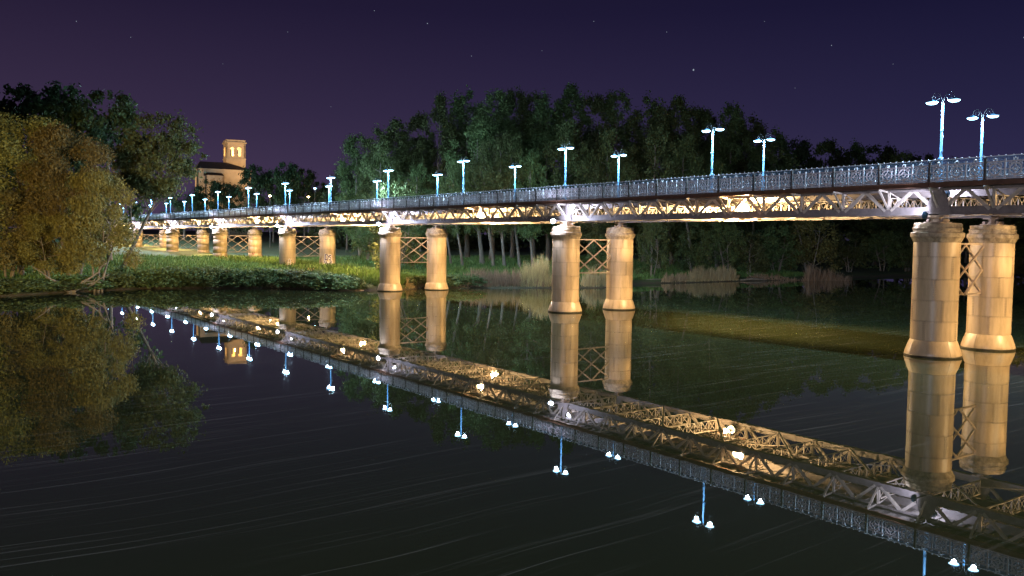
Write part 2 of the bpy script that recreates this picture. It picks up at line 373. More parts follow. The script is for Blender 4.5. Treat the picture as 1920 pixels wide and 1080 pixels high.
# gusset plates where the truss stands on its pillars, with rivet heads, and splice plates between
gp = MB(); 
for sx_ in (-1,1):
    x0 = sx_*.085
    gp.add([(x0-.012,-.75,ZB0+.07),(x0+.012,-.75,ZB0+.07),(x0+.012,.75,ZB0+.07),(x0-.012,.75,ZB0+.07),
            (x0-.012,-.22,ZT-.02),(x0+.012,-.22,ZT-.02),(x0+.012,.22,ZT-.02),(x0-.012,.22,ZT-.02)],
           [(0,3,2,1),(4,5,6,7),(0,1,5,4),(1,2,6,5),(2,3,7,6),(3,0,4,7)])
    for i in range(6):
        for j in range(5):
            yy = -.5+i*.2; zz = ZB0+.14+j*.075
            gp.add([(x0+sx_*.012,yy-.014,zz-.014),(x0+sx_*.012,yy+.014,zz-.014),(x0+sx_*.012,yy+.014,zz+.014),(x0+sx_*.012,yy-.014,zz+.014),(x0+sx_*.024,yy,zz)],
                   [(0,1,4),(1,2,4),(2,3,4),(3,0,4)])
run('gusset_plate', gp, M['iron'], [(k*11,(x,k*30,0)) for x in (0,WD) for k in range(0,8)])
sp_ = MB(); sp_.box((-.030,-.30,ZB0+.08),(.030,.30,ZB1-.03))
for sx_ in (-1,1):
    for i in range(6):
        for j in range(4):
            yy=-.25+i*.1; zz=ZB0+.12+j*.07; x0=sx_*.030
            sp_.add([(x0,yy-.014,zz-.014),(x0,yy+.014,zz-.014),(x0,yy+.014,zz+.014),(x0,yy-.014,zz+.014),(x0+sx_*.012,yy,zz)],[(0,1,4),(1,2,4),(2,3,4),(3,0,4)])
run('splice_plate', sp_, M['iron'], [(int(y/PAN),(x,y,0)) for x in (0,WD) for i in range(-1,7) for y in (i*30+7.2, i*30+21.5)])
# outrigger brackets carrying the footway edge
ob = MB(); ob.bar((-.04,0,ZB1-.05),(-OV+.06,0,8.60), .05,.11, up=(0,1,0)); ob.bar((-.15,0,8.53),(-OV+.02,0,8.60), .05,.10)
run('bracket', ob, M['lattice'], [(k,(0,k*PAN,0)) for k in range(K0,K1)])
ob2 = MB(); ob2.v = [(-x,y,z) for x,y,z in ob.v]; ob2.f = [q[::-1] for q in ob.f]
run('bracket', ob2, M['lattice'], [(k,(WD,k*PAN,0)) for k in range(K0,K1)])
# lattice cross frames between the trusses
cf = MB(); a, b = .20, WD-.20; zl, zh = 7.42, 8.20; nb = 7
cf.bar((a,0,zl),(b,0,zl),.10,.05); cf.bar((a,0,zh),(b,0,zh),.12,.05)
for i in range(nb+1):
    x = a+(b-a)*i/nb; cf.bar((x,0,zl),(x,0,zh),.06,.07,up=(1,0,0))
for i in range(nb):
    x = a+(b-a)*i/nb; x1 = a+(b-a)*(i+1)/nb
    cf.bar((x,.02,zl),(x1,.02,zh),.05,.012,up=(0,1,0)); cf.bar((x,-.02,zh),(x1,-.02,zl),.05,.012,up=(0,1,0))
cf.bar((.05,0,8.50),(a+.9,0,zh),.05,.06); cf.bar((WD-.05,0,8.50),(b-.9,0,zh),.05,.06)
run('cross_frame', cf, M['lattice'], [(k,(0,k*PAN,0)) for k in range(K0,K1)])
# horizontal wind bracing between the lower chords
wb = MB(); wb.bar((.05,0,7.30),(WD-.05,PAN*2,7.30),.12,.03)
wb2 = MB(); wb2.bar((WD-.05,0,7.335),(.05,PAN*2,7.335),.12,.03)
run('wind_brace', wb, M['lattice'], [(k,(0,k*PAN,0)) for k in range(K0,K1-1,2)])
run('wind_brace', wb2, M['lattice'], [(k,(0,k*PAN,0)) for k in range(K0,K1-1,2)])
# stringers, joists, deck
sg = MB(); sg.box((-.02,0,8.27),(.02,29.96,8.72)); sg.box((-.10,0,8.245),(.10,29.96,8.27)); sg.box((-.1,0,8.72),(.1,29.96,8.745))
sme = sg.mesh('stringer', M['joist'])
for x in (1.6, 3.2, 4.8):
    for i in range(-1,7): bpart('stringer', sme, (x, i*30+.02, 0))
js = MB()
n_j = int((Y1-Y0)/.68)
for i in range(n_j): js.box((-OV+.12, Y0+i*.68, 8.748), (WD+OV-.12, Y0+i*.68+.2, 8.80))
bpart('deck_joists', js.mesh('deck_joists', M['joist']), (0,0,0), 'stuff')
dk = MB(); dk.box((-OV+.10,Y0,8.802),(WD+OV-.10,Y1+30,8.858)); bpart('deck', dk.mesh('deck', M['deck']), (0,0,0))
for x in (-OV, WD+OV):
    fs = MB(); sgn = -1 if x < 0 else 1
    fs.box((x-.03,0,8.62),(x+.03,29.97,8.872)); fs.box((x+sgn*.031,0,8.84),(x+sgn*.09,29.97,8.872)); fs.box((x+sgn*.031,0,8.62),(x+sgn*.075,29.97,8.645))
    fme = fs.mesh('edge_beam', M['fascia'])
    for i in range(-1,7): bpart('edge_beam', fme, (0, i*30+.015, 0))
# railing: posts, panels with medallions, wire screen
RP0, RP1 = 8.874, 9.90
po = MB(); po.box((-.055,-.05,RP0),(.055,.05,RP1-.05)); po.box((-.07,-.065,RP1-.05),(.07,.065,RP1-.02)); po.lathe([(.03,RP1-.02),(.055,RP1+.02),(.05,RP1+.06),(.015,RP1+.085)],8)
po.box((-.07,-.065,RP0),(.07,.065,RP0+.12))
for x in (-OV, WD+OV): run('railing_post', po, M['iron_dark'], [(k,(x,k*PAN,0)) for k in range(K0,K1+1)], near=lambda k: k < 60)
def medallion(mb, cy, full=True):
    zc = 9.34; R = .27
    mb.ring((0,cy,zc), R, .036, n=14); mb.ring((0,cy,zc), R*.42, .032, n=8)
    for t in range(4):
        an = PI/4 + t*PI/2; py, pz = cy+.31*math.cos(an), zc+.31*math.sin(an)
        if full: mb.ring((0,py,pz), .08, .028, n=6)
        an = t*PI/2; mb.bar((0,cy+R*.5*math.cos(an),zc+R*.5*math.sin(an)),(0,cy+.40*math.cos(an),zc+  .38*math.sin(an)),.04,.06,up=(1,0,0))
    mb.ring((0,cy,zc+.42), .085, .03, n=8); mb.box((-.02,cy-.10,zc+.485),(.02,cy+.10,zc+.515)); mb.ring((0,cy,zc-.38), .05, .018, n=6)
md = MB(); medallion(md, 0); md_me = md.mesh('medallion', M['rail'])
def panel_mb(with_med):
    p = MB(); y0, y1 = .06, PAN-.06
    for z, h in ((9.70,.055),(8.93,.06),(9.03,.04)): p.box((-.02,y0,z-h/2),(.02,y1,z+h/2))
    p.box((-.03,y0,9.86),(.03,y1,9.90)) if False else None
    p.box((-.012,y0,9.33),(.012,y1,9.35))
    for i in (1,2): y = PAN*i/3; p.box((-.03,y-.03,RP0+.01),(.03,y+.03,9.82))
    for i in range(3):
        y = PAN*(i+.5)/3
        if with_med: medallion(p, y, False)
    return p
pa = panel_mb(False).mesh('railing_panel', M['rail']); pfar = panel_mb(True)
pf_me = pfar.mesh('railing_panel_far', M['rail'])
KM = 26
for k in range(K0, K1):
    if k < KM:
        o = bpart('railing_panel', pa, (-OV, k*PAN, 0))
        for i in range(3):
            if k >= -3: link('medallion', md_me, o, (0, PAN*(i+.5)/3, 0))
    else: bpart('railing_panel', pf_me, (-OV, k*PAN, 0))
pff = MB()
for k in range(K0, K1): bake(pff, panel_mb(False), (WD+OV, k*PAN, 0))
bpart('far_side_railing', pff.mesh('far_side_railing', M['rail']), (0,0,0), 'stuff')
for x in (-OV+.16, WD+OV-.16):
    sc_ = MB(); sc_.box((x-.006,.02,8.90),(x+.006,PAN-.02,9.97)); scm = sc_.mesh('wire_screen', M['screen'])
    hr = MB(); hr.box((x-.03,.0,9.972),(x+.03,PAN,10.0)); 
    for i in range(8): hr.lathe([(.02,10.0),(.03,10.02),(.012,10.04)],6,(x,PAN*(i+.5)/8,0))
    hrm = hr.mesh('screen_rail', M['rail'])
    for k in range(K0, K1): bpart('wire_screen', scm, (0,k*PAN,0)); bpart('screen_rail', hrm, (0,k*PAN,0))

# ------------------------------------------------------------------ piers
ZS = [.86,1.87,2.92,4.0,5.14,5.91]
RB = 1.10
core_full = [(RB-.0,.86)]
def column_mesh(r, name, m, zlow=-2.2):
    b = MB(); b.lathe([(1.22,zlow),(1.29,-.02),(1.31,.12),(1.29,.22),(r+.09,.62),(r,.86),(r,6.0)], 40); return b.mesh(name, m, True)
core_thin = column_mesh(RB-.02, 'column', M['cream_core']); 
core_flush = MB(); pr = [(1.22,-2.2),(1.31,-.02),(1.34,.12),(1.31,.24),(RB+.11,.62),(RB,.85)]
for z in ZS[:-1]: pr += [(RB,z-.008),(RB-.012,z),(RB,z+.008)]
pr += [(RB,6.0)]; core_flush.lathe(pr, 40); core_flush = core_flush.mesh('column', M['cream'], True)
capm = MB(); capm.lathe([(RB+.002,5.86),(RB+.04,5.93),(RB+.08,6.02),(RB+.14,6.12),(RB+.165,6.14),(RB+.165,6.33),(RB+.13,6.36),(RB+.07,6.38),(RB+.05,6.50),(RB+.07,6.53),(RB+.07,6.60),(RB+.03,6.64),(RB+.03,6.80),(RB-.02,6.84),(.02,6.845)], 40)
capm = capm.mesh('capital', M['capstone'])
def plate_mesh(z0, z1, flare=False):
    b = MB(); n = 9; g = .006
    if flare: prof = [(1.33,-.02),(1.355,.12),(1.33,.24),(RB+.11,.60),(RB+.03,.80),(RB,z1-g)]
    else: prof = [(RB,z0+g),(RB,z1-g)]
    for r, z in prof:
        for k in range(n):
            t = -PI/4+g/RB + (PI/2-2*g/RB)*k/(n-1); b.v.append((r*math.cos(t), r*math.sin(t), z))
    for i in range(len(prof)-1):
        for k in range(n-1): b.f.append([i*n+k, i*n+k+1, (i+1)*n+k+1, (i+1)*n+k])
    m0 = len(b.v)                     # edges turned in so that the plate has thickness
    for r in (prof[-1][0], prof[-1][0]-.03):
        for k in range(n):
            t = -PI/4+g/RB + (PI/2-2*g/RB)*k/(n-1); b.v.append((r*math.cos(t), r*math.sin(t), prof[-1][1]))
    for k in range(n-1): b.f.append([m0+k, m0+k+1, m0+n+k+1, m0+n+k])
    return b.mesh('plate', M['cream'], True)
plates = [plate_mesh(0,.86,True)] + [plate_mesh(ZS[i],ZS[i+1]) for i in range(5)]
ROT = [.35, .85, .05, 1.25, .45, .95]
def rivets(rots):
    b = MB()
    def riv(r, t, z, s=.020):
        c, si = math.cos(t), math.sin(t)
        P = lambda rr, dt, dz: ((rr)*math.cos(t+dt), (rr)*math.sin(t+dt), z+dz)
        b.add([P(r,-s/r,-s),P(r,s/r,-s),P(r,s/r,s),P(r,-s/r,s),P(r+.022,0,0)],[(0,1,4),(1,2,4),(2,3,4),(3,0,4)])
    for i in range(6):
        z0, z1 = (0.86 if i==0 else ZS[i-1]), ZS[min(i,5)]
        z0 = .3 if i == 0 else ZS[i-1]
        z1 = .86 if i == 0 else ZS[i]
        if i > 0:
            for q in range(4):
                t = rots[i]+PI/4+q*PI/2
                nn = int((z1-z0)/.085)
                for k in range(nn):
                    for s in (-1,1): riv(RB, t+s*.045, z0+.05+(z1-z0-.1)*k/(nn-1))
        for k in range(84): riv(RB, 2*PI*k/84, z1-.045, .014)
    return b
bearing = MB(); bearing.box((-.55,-.45,6.845),(.55,.45,6.90)); bearing.lathe([(.09,-.4),(.09,.4)],10) if False else None
bearing.add([(-.28,-.24,6.90),(.28,-.24,6.90),(.28,.24,6.90),(-.28,.24,6.90),(-.14,-.10,7.12),(.14,-.10,7.12),(.14,.10,7.12),(-.14,.10,7.12)],[(0,3,2,1),(4,5,6,7),(0,1,5,4),(1,2,6,5),(2,3,7,6),(3,0,4,7)])
bearing.box((-.2,-.2,7.12),(.2,.2,7.18)); bearing.box((-.3,-.42,7.18),(.3,.42,7.253))
for y in (-.36,.36): bearing.tube([(-.32,y,6.985),(.32,y,6.985)],.085,10)
brg_me = bearing.mesh('bearing', M['brace'])
xa, xb = RB-.06, WD-RB+.06; zt_, zb_ = 5.80, 3.10; xm = (xa+xb)/2; zm = (zt_+zb_)/2
BARS = [((xa,zt_),(xb,zt_)),((xa,zb_),(xb,zb_)),((xa,zt_-.1),(xb,zb_+.1)),((xa,zb_+.1),(xb,zt_-.1)),((xm,zt_),(xa,zm)),((xm,zt_),(xb,zm)),((xm,zb_),(xa,zm)),((xm,zb_),(xb,zm))]
bar_me = []
for i,(p,q) in enumerate(BARS):
    b = MB(); off = (0,0,.05,-.05,-.05,.05,.05,-.05)[i]
    b.bar((p[0],off-.035,p[1]),(q[0],off-.035,q[1]),.012,.09); b.bar((p[0],off+.035,p[1]),(q[0],off+.035,q[1]),.012,.09); b.bar((p[0],off,p[1]),(q[0],off,q[1]),.07,.014)
    bar_me.append(b.mesh('brace_bar', M['brace']))
tide = MB(); tide.lathe([(1.345,-.04),(1.372,.05),(1.37,.085),(1.352,.10)],40,cap=False); tide = tide.mesh('tide_mark', M['algae'], True)
PIER_LABEL = ['nearest pair of cream riveted iron pillars, at the far right','second pair of cream pillars from the right, standing in the river',
 'pair of cream pillars at the waterline beside the sandy path','graffiti covered pair of pillars on the grass bank behind brambles',
 'pair of pillars on grass with a yellow scrawl at the foot','sixth pair of pillars from the right, on the meadow by the leaning trunk',
 'small distant pair of pillars seen left of the leaning trunk','most distant pair of pillars before the abutment',]
piers = []
for i in range(-1, 8):
    if i == -1: continue
    pr_ = empty('bridge_pier', (0, i*30, 0), PIER_LABEL[i], 'bridge pier', 'pairs of round pillars under the bridge')
    piers.append(pr_)
    for s in (0,1):
        col = link('column', core_thin if i < 4 else core_flush, pr_, (s*WD,0,0))
        if i < 4: link('tide_mark', tide, col, (0,0,0))
        link('capital', capm, pr_, (s*WD,0,0)); link('bearing', brg_me, pr_, (s*WD,0,0))
        rots = [r + i*.5 + s*.37 for r in ROT]
        if i < 4:
            for j in range(6):
                for q in range(4):
                    o = link('plate', plates[j], col, (0,0,0)); o.rotation_euler = (0,0,rots[j]+q*PI/2)
        if i < 2: link('rivets', rivets(rots).mesh('rivets', M['rivet']), col, (0,0,0), 'stuff')
    for m_ in bar_me: link('brace_bar', m_, pr_, (0,0,0))
# sprayed tags on the pillars of the bank, painted on the curved face towards the water
def spray(name, pier, sx_, strokes, t0, z0, sc, w, m, r=RB+.012):
    b = MB()
    for st in strokes:
        for (a0,b0),(a1,b1) in zip(st, st[1:]):
            L = math.hypot(a1-a0,b1-b0) or 1; nx_, ny_ = -(b1-b0)/L*w/2, (a1-a0)/L*w/2; ex, ey = (a1-a0)/L*w*.3, (b1-b0)/L*w*.3
            qs = [(a0-ex+nx_,b0-ey+ny_),(a0-ex-nx_,b0-ey-ny_),(a1+ex-nx_,b1+ey-ny_),(a1+ex+nx_,b1+ey+ny_)]
            bb = len(b.v)
            for (u,v) in qs:
                t = t0 + (u*sc)/r; b.v.append((r*math.cos(t), r*math.sin(t), z0+v*sc))
            b.f.append([bb,bb+1,bb+2,bb+3])
            r += .0006
    return link(name, b.mesh(name, m), pier, (sx_,0,0))
D_ = [(0,0),(.05,1),(.45,.95),(.6,.6),(.5,.15),(0,0)]
S_ = [(1.15,.75),(.95,.9),(.75,.75),(.85,.5),(1.1,.4),(1.1,.15),(.9,.02),(.7,.12)]
R_ = [(.9,-.1),(.95,-.75),(.95,-.15),(1.25,-.2),(1.25,-.45),(1.0,-.5),(1.4,-.85)]
V_ = [(-.1,-.25),(.1,-.95),(.3,-.3)]; M_ = [(.35,-1.0),(.42,-.55),(.58,-.85),(.74,-.5),(.85,-1.0)]
TG = [D_,S_,R_,V_,M_]
tf = math.atan2(CY-90, CX-WD)
spray('graffiti', piers[3], WD, TG, tf-.30, 2.58, .74, .36, M['white'])
spray('graffiti', piers[3], WD, TG, tf-.30, 2.58, .74, .15, M['purple'], RB+.034)
sc1 = [[(rnd.uniform(-1.3,1.1), rnd.uniform(-.6,.9)) for _ in range(5)] for _ in range(5)]
spray('graffiti', piers[3], WD, [[(-1.5+.12*math.sin(i*2.1+j)+j*.16, -.9+.28*i) for i in range(7)] for j in range(3)], tf+.0-.35, 2.4, .55, .09, M['iron_dark'])
spray('graffiti', piers[3], 0, sc1, math.atan2(CY-90,CX)+.25, 2.3, .5, .07, M['iron_dark'])
spray('graffiti', piers[3], 0, [[(-.1,-.8),(-.15,.5),(.15,.85),(.45,.5),(.4,-.8)],[(-.1,.0),(.4,.0)]], math.atan2(CY-90,CX)+.15, 2.3, .55, .14, M['white'], RB+.03)
spray('graffiti', piers[4], 0, [[(-.5,-.7),(0,.6),(.4,-.3),(.7,.5)]], math.atan2(CY-120,CX)+.4, 2.9, .5, .18, M['yellowspray'])
spray('graffiti', piers[4], WD, [[(-.6,-.5),(-.3,.6),(0,-.3),(.3,.5)],[(-.6,.2),(.5,0)]], math.atan2(CY-120,CX-WD)-.2, 2.8, .5, .16, M['redspray'])
# abutment on the far bank
ab = empty('bridge_abutment', (WD/2, 232, 2.5), 'stone abutment where the bridge meets the far bank', 'abutment')
b_ = MB(); b_.box((-5.9,0,-3),(5.9,4,4.55)); link('wall', b_.mesh('wall', M['masonry']), ab)
b_ = MB(); b_.box((-6.1,-.15,4.555),(6.1,4.2,4.85)); link('coping', b_.mesh('coping', M['capstone']), ab)

# ------------------------------------------------------------------ lamps on the bridge
ZL = 12.967
def build_lamp():
    root = empty('bridge_lamp', (0,0,8.862), '', 'lamp')
    p = MB(); p.lathe([(.16,0),(.16,.10),(.115,.16),(.11,1.15),(.14,1.18),(.14,1.24),(.085,1.30),(.062,1.34),(.052,3.98),(.02,4.02)], 12)
    link('pole', p.mesh('pole', M['lamp_iron'], True), root)
    for z in (1.55, 2.6):
        q = MB(); q.lathe([(.06,z),(.085,z+.02),(.085,z+.06),(.06,z+.08)],10); link('collar', q.mesh('collar', M['lamp_iron']), root)
    for s in (-1,1):
        a = MB(); pts = []
        for i in range(15):
            t = i/14; an = PI*t
            pts.append((0, s*(.03+.27*(1-math.cos(an))), 4.0+.46*math.sin(an)+.20*t))
        a.tube(pts, .011, 6); a.ring((0,s*.30,4.32), .11, .009, n=10); 
        a.tube([(0,s*.57,4.22),(0,s*.57,4.16)],.03,6)
        link('arm', a.mesh('arm', M['black']), root)
        h = MB(); h.lathe([(.02,4.26),(.10,4.24),(.14,4.19),(.30,4.13),(.305,4.11),(.28,4.105)], 16, (0,s*.57,0)); hd = link('lamp_head', h.mesh('lamp_head', M['lamp_iron'], True), root)
        bb = MB(); bb.lathe([(.275,4.10),(.25,4.06),(.16,4.02),(.02,4.005)], 16, (0,s*.57,0)); link('bowl', bb.mesh('bowl', M['bulb'], True), hd)
    return root
L0 = build_lamp()
near_desc = ['over the nearest pillars','over the middle of the nearest span','over the second pillars from the right','over the middle of the second span',
 'over the pillars beside the sandy path','over the middle of the third span','over the graffiti pillars','over the middle of the fourth span','over the pillars with the yellow scrawl',
 'over the middle of the fifth span','over the sixth pillars','over the middle of the sixth span','over the seventh pillars','over the middle of the seventh span','over the most distant pillars','beyond the most distant pillars']
first = True; LAMPS = []
for i in range(-2, 16):
    for side in (0, 1):
        o = L0 if first else copy_tree(L0); first = False
        x = -.35 if side == 0 else WD+.72
        y = 15*i + (-.2 if side == 0 else 1.15)
        o.location = (x, y, 8.862)
        d = near_desc[i] if i >= 0 else ('outside the right edge of the view, nearer one' if i == -1 else 'outside the right edge of the view, further one')
        o['label'] = ('front-side' if side == 0 else 'back-side') + ' twin-headed lamp on the bridge ' + d
        o['group'] = 'twin-headed lamps along the bridge'; LAMPS.append((x,y,i,side))
        if i < 8:
            for s in (-1,1): lamp('lamp_light', 'POINT', (0, s*.57, 3.94), P_DECK*.5, C_DECK, .12, o)
        else: lamp('lamp_light', 'POINT', (0, .57, 3.94), P_DECK, C_DECK, .12, o)

# ------------------------------------------------------------------ floodlights under the bridge
def build_flood(gm, big):
    root = empty('floodlight', (0,0,0), '', 'floodlight')
    h = MB(); s = .34
    h.lathe([(.03,-.20),(.09,-.18),(s*.9,-.02),(s,.0),(s,.03),(s*.85,.032)], 12); hs = link('housing', h.mesh('housing', M['lamp_iron'], True), root)
    l = MB(); l.lathe([(s*.84,.034),(s*.7,.075),(s*.35,.10),(.01,.105)],12); link('lens', l.mesh('lens', gm, True), hs)
    y = MB(); y.bar((-s-.02,0,0),(-s-.02,0,-.26),.03,.03); y.bar((s+.02,0,0),(s+.02,0,-.26),.03,.03); y.bar((-s-.03,0,-.26),(s+.03,0,-.26),.04,.03,up=(0,1,0)); link('yoke', y.mesh('yoke', M['black']), root)
    return root
F0 = build_flood(M['led'], True); F1 = build_flood(M['sodium'], True)
pdesc = ['nearest','second','third','fourth','fifth','sixth','seventh','most distant']
firstL = firstS = True
for i in range(0, 8):
    la = MB(); la.bar((-.06,30*i-.1,7.275),(-1.5,30*i-.1,7.26),.06,.05); bpart('light_arm', la.mesh('light_arm', M['iron_dark']), (0,0,0))
    for up in (0, 1):
        o = F0 if firstL else copy_tree(F0); firstL = False
        loc = Vector((-1.45, 30*i - .1, 7.22)) if not up else Vector((.45, 30*i - .15, 8.36))
        if i == 0: tgt = Vector((0, 7, 7.9)) if not up else Vector((WD, 6, 8.3))
        else: tgt = loc + Vector((-.4,-1,-.02))
        d = (tgt-loc).normalized()
        o.location = loc; o.rotation_euler = d.to_track_quat('Z','X').to_euler()
        o['label'] = ('lower white floodlight at the truss foot over the ' if not up else 'upper white floodlight inside the truss over the ') + pdesc[i] + ' pillars'
        o['group'] = 'white floodlights over the pillars'
        p = loc + d*.32
        if i == 0: o.scale = (.6,.6,.6)
        if i == 0 and not up: lamp('flood_light', 'SPOT', p, P_LED*.8, C_LED, .12, None, tgt, 150, .4)
        else: lamp('flood_light', 'POINT', p, P_LED*(.75 if not up else .7)*(1.0 if i < 2 else 1.7), C_LED, .12)
for i in range(-1, 7):
    for side in (0, 1):
        o = F1 if firstS else copy_tree(F1); firstS = False
        loc = Vector((.34, 30*i+12.7, 7.86)) if side == 0 else Vector((WD-.34, 30*i+17.5, 7.86))
        d = Vector((-.75,-.65,0) if i < 1 else (-.45,-1,0)).normalized() if side == 0 else Vector((-.9,-.3,-.1)).normalized()
        o.location = loc; o.rotation_euler = d.to_track_quat('Z','X').to_euler()
        w = ['nearest','second','third','fourth','fifth','sixth','seventh'][i] if i >= 0 else 'span right of the picture'
        o['label'] = 'orange floodlight on the ' + ('front' if side == 0 else 'back') + ' truss amid the ' + (w+' span' if i >= 0 else w)
        o['group'] = 'orange floodlights under the bridge'
        lamp('flood_light', 'POINT', loc + Vector((.0 if side == 0 else -.3, (-.3 if side==0 else .3), -.30 if False else .12)), P_SODIUM*(.62 if side == 0 else 1.0), C_SODIUM, .16)
# ------------------------------------------------------------------ trees
def leaf_cloud(cen, rad, n, L, Wd, droop=0., rng=nr, up=.35, tall=.85, shell=None):
    """n leaves spread through the clumps (centres, radii): returns vertices and quads"""
    cen = np.asarray(cen, float); rad = np.asarray(rad, float)
    p = rad**2; p /= p.sum(); idx = rng.choice(len(cen), n, p=p)
    d = rng.normal(size=(n,3)); d /= np.linalg.norm(d, axis=1)[:,None]
    rr = rad[idx]*(np.minimum(np.abs(rng.normal(0,.62,n))+.18, 1.5) if shell is None else np.clip(rng.normal(.82,.2,n), .2, 1.3)); c = cen[idx] + d*rr[:,None]*np.array([1,1,tall])
    if droop: c[:,2] -= droop*rad[idx]*rng.random(n)**2
    nrm = d*.8 + rng.normal(size=(n,3))*.7 + np.array([0,0,up]); nrm /= np.linalg.norm(nrm, axis=1)[:,None]
    t = rng.normal(size=(n,3)) - np.array([0,0,1.6*droop]); t -= nrm*(t*nrm).sum(1)[:,None]; t /= np.linalg.norm(t, axis=1)[:,None]
    b = np.cross(nrm, t); s = (.7+.6*rng.random(n))[:,None]
    a1 = t*L/2*s; b1 = b*Wd/2*s
    v = np.stack([c-a1, c+b1, c+a1, c-b1], 1).reshape(-1,3)
    f = np.arange(n*4).reshape(-1,4)
    return v, f
def tree_meshes(name, H, R, base, n, L, Wd, leaf, bark, seed, shape='oval', lean=0., stems=1, droop=0., trunk_r=None, nlimb=13, low=0.):
    rng = np.random.default_rng(seed); tr = MB(); cen = []; rad = []
    zb = H*base; tr_r = trunk_r or H*.013+.08
    def env(t):
        t = min(max(t,0.),1.)
        if shape == 'poplar': return R*(math.sin(PI*min(t*.92+.06,1))**.65)*(1-.25*t)
        if shape == 'dome': return R*math.sqrt(max(0., 1-(t*.98)**2.2))*(.80+.2*t)
        return R*math.sin(PI*(.12+.86*t))**.6
    for s in range(stems):
        an0 = rng.random()*2*PI; sp = (0 if stems == 1 else R*.35)
        ex = math.cos(an0)*sp + lean; ey = math.sin(an0)*sp
        top = H*(.86 if stems == 1 else rng.uniform(.6,.85))
        pts = []; K = 9; ph = rng.random()*6
        for i in range(K):
            t = i/(K-1); pts.append((ex*min(1,t*1.7)**1.1*(1 if stems==1 else t**.6) + .25*math.sin(ph+t*5)*t + (0 if stems==1 else .35*math.cos(an0)), ey*t + .25*math.cos(ph+t*4)*t+(0 if stems==1 else .35*math.sin(an0)), -.5+(top+.5)*t))
        rs = [tr_r*(1.35 if i == 0 else 1.0)*(1-.82*(i/(K-1))**.9)/(stems**.4) for i in range(K)]
        tr.tube(pts, rs, 8)
        for k in range(max(4, nlimb//stems)):
            t = rng.uniform(max(.18, base*.75), .95); i = min(int(t*(K-1)), K-2); fr = t*(K-1)-i
            p = [pts[i][q]*(1-fr)+pts[i+1][q]*fr for q in range(3)]
            zt = min(H*.96, max(zb, p[2] + R*rng.uniform(.15,.8)))
            te = (zt-zb)/(H-zb); e = env(te)*rng.uniform(.55,.92); an = k*2.4+rng.uniform(-.5,.5)
            q = (lean*min(1,zt/H*1.6)+e*math.cos(an), e*math.sin(an), zt)
            m = tuple((p[j]*.45+q[j]*.55) + (0,0,-.10*R)[j]*.6 for j in range(3))
            tr.tube([p, m, q], [tr_r*.34*(1-.5*t), tr_r*.2, tr_r*.05], 5, False)
            for w in (.45,.75,1.0):
                c = np.array(p)*(1-w)+np.array(q)*w + rng.normal(size=3)*R*.06; c[2] = max(c[2], zb*.9+R*.1)
                cen.append(c); rad.append(R*rng.uniform(.16,.30))
                if w > .5:
                    qq = c + rng.normal(size=3)*R*.18
                    tr.tube([tuple(m), tuple(qq)], [tr_r*.08, tr_r*.03], 4, False)
    if name == 'willow': cen, rad = cen[::5], [r*.9 for r in rad[::5]]
    for k in range(int(nlimb*(5 if shape == 'poplar' else 1.9 if name == 'willow' else 3.4))):        # outer clumps that shape the outline
        t = rng.uniform(low, 1)**.9; z = zb+(H-zb)*t; an = rng.random()*2*PI; e = env(t)*rng.uniform(.72,.98)
        r = R*(rng.uniform(.17,.34) if name == 'willow' else rng.uniform(.10,.24)*(1-.25*t)); z = min(z, H-r*.8)
        cen.append(np.array([lean*min(1,z/H*1.6)+e*math.cos(an), e*math.sin(an), z])); rad.append(r)
    v, f = leaf_cloud(cen, rad, n, L, Wd, droop, rng, tall=1.45 if shape == 'poplar' else .85, shell=1 if name == 'willow' else None)
    if low < 0: v[:,2] = np.maximum(v[:,2], .15)
    return tr.mesh(name+'_trunk', bark, True), mesh_np(name+'_crown', v, f, leaf)
PT = {}
for i in range(4): PT['poplar%d'%i] = tree_meshes('poplar', 28, 5.2, .2, 25000, .40, .27, M['leaf_poplar'], M['bark'], 11+i, 'poplar', lean=(-1.2,.6,-.5,1.)[i])
for i in range(2): PT['front%d'%i] = tree_meshes('grove_tree', 20, 4.6, .32, 13000, .34, .22, M['leaf_poplar'], M['bark_pale'], 31+i, 'oval', lean=(-2.2,-1.2)[i])
for i in range(2): PT['dark%d'%i] = tree_meshes('dark_tree', 20, 6.5, .2, 9500, .55, .36, M['leaf_dark'], M['bark'], 41+i, 'oval')
for i in range(3): PT['shrub%d'%i] = tree_meshes('willow_shrub', 8, 3.6, .06, 6500, .36, .12, M['leaf_yellow'] if i == 0 else M['leaf_poplar'], M['bark_pale'], 51+i, 'dome', stems=4, droop=.3, nlimb=16)
for i in range(3): PT['bramble%d'%i] = tree_meshes('bramble', 2.0, 2.3, .0, 5200, .24, .16, M['leaf_bush'], M['bark'], 61+i, 'dome', stems=4, nlimb=16, trunk_r=.04, low=-.0)
used_t = set()
def tree(name, proto, px, Y, top, Rw, label, cat='tree', group=None, rz=None, x=None):
    x, y = at(px, Y); gz = float(ground_z(x, y)) - .05
    me_t, me_c = PT[proto]
    H0 = max(v.co.z for v in me_c.vertices) if proto not in HC else HC[proto]; HC[proto] = H0
    co = np.empty(len(me_c.vertices)*3, dtype=np.float32)
    R0 = RC.get(proto)
    if R0 is None:
        me_c.vertices.foreach_get('co', co); co = co.reshape(-1,3); R0 = RC[proto] = float(np.percentile(np.hypot(co[:,0],co[:,1]), 97))
    Ht = height_at(top, px, Y) - gz
    o = empty(name, (x, y, gz), label, cat, group, rnd.uniform(0, 6.28) if rz is None else rz)
    o.scale = (Rw/R0, Rw/R0, Ht/H0)
    link('trunk', me_t, o); link('crown', me_c, o)
    return o
HC = {}; RC = {}
RZL = -TH      # turns a tree so that its lean shows as in the photograph
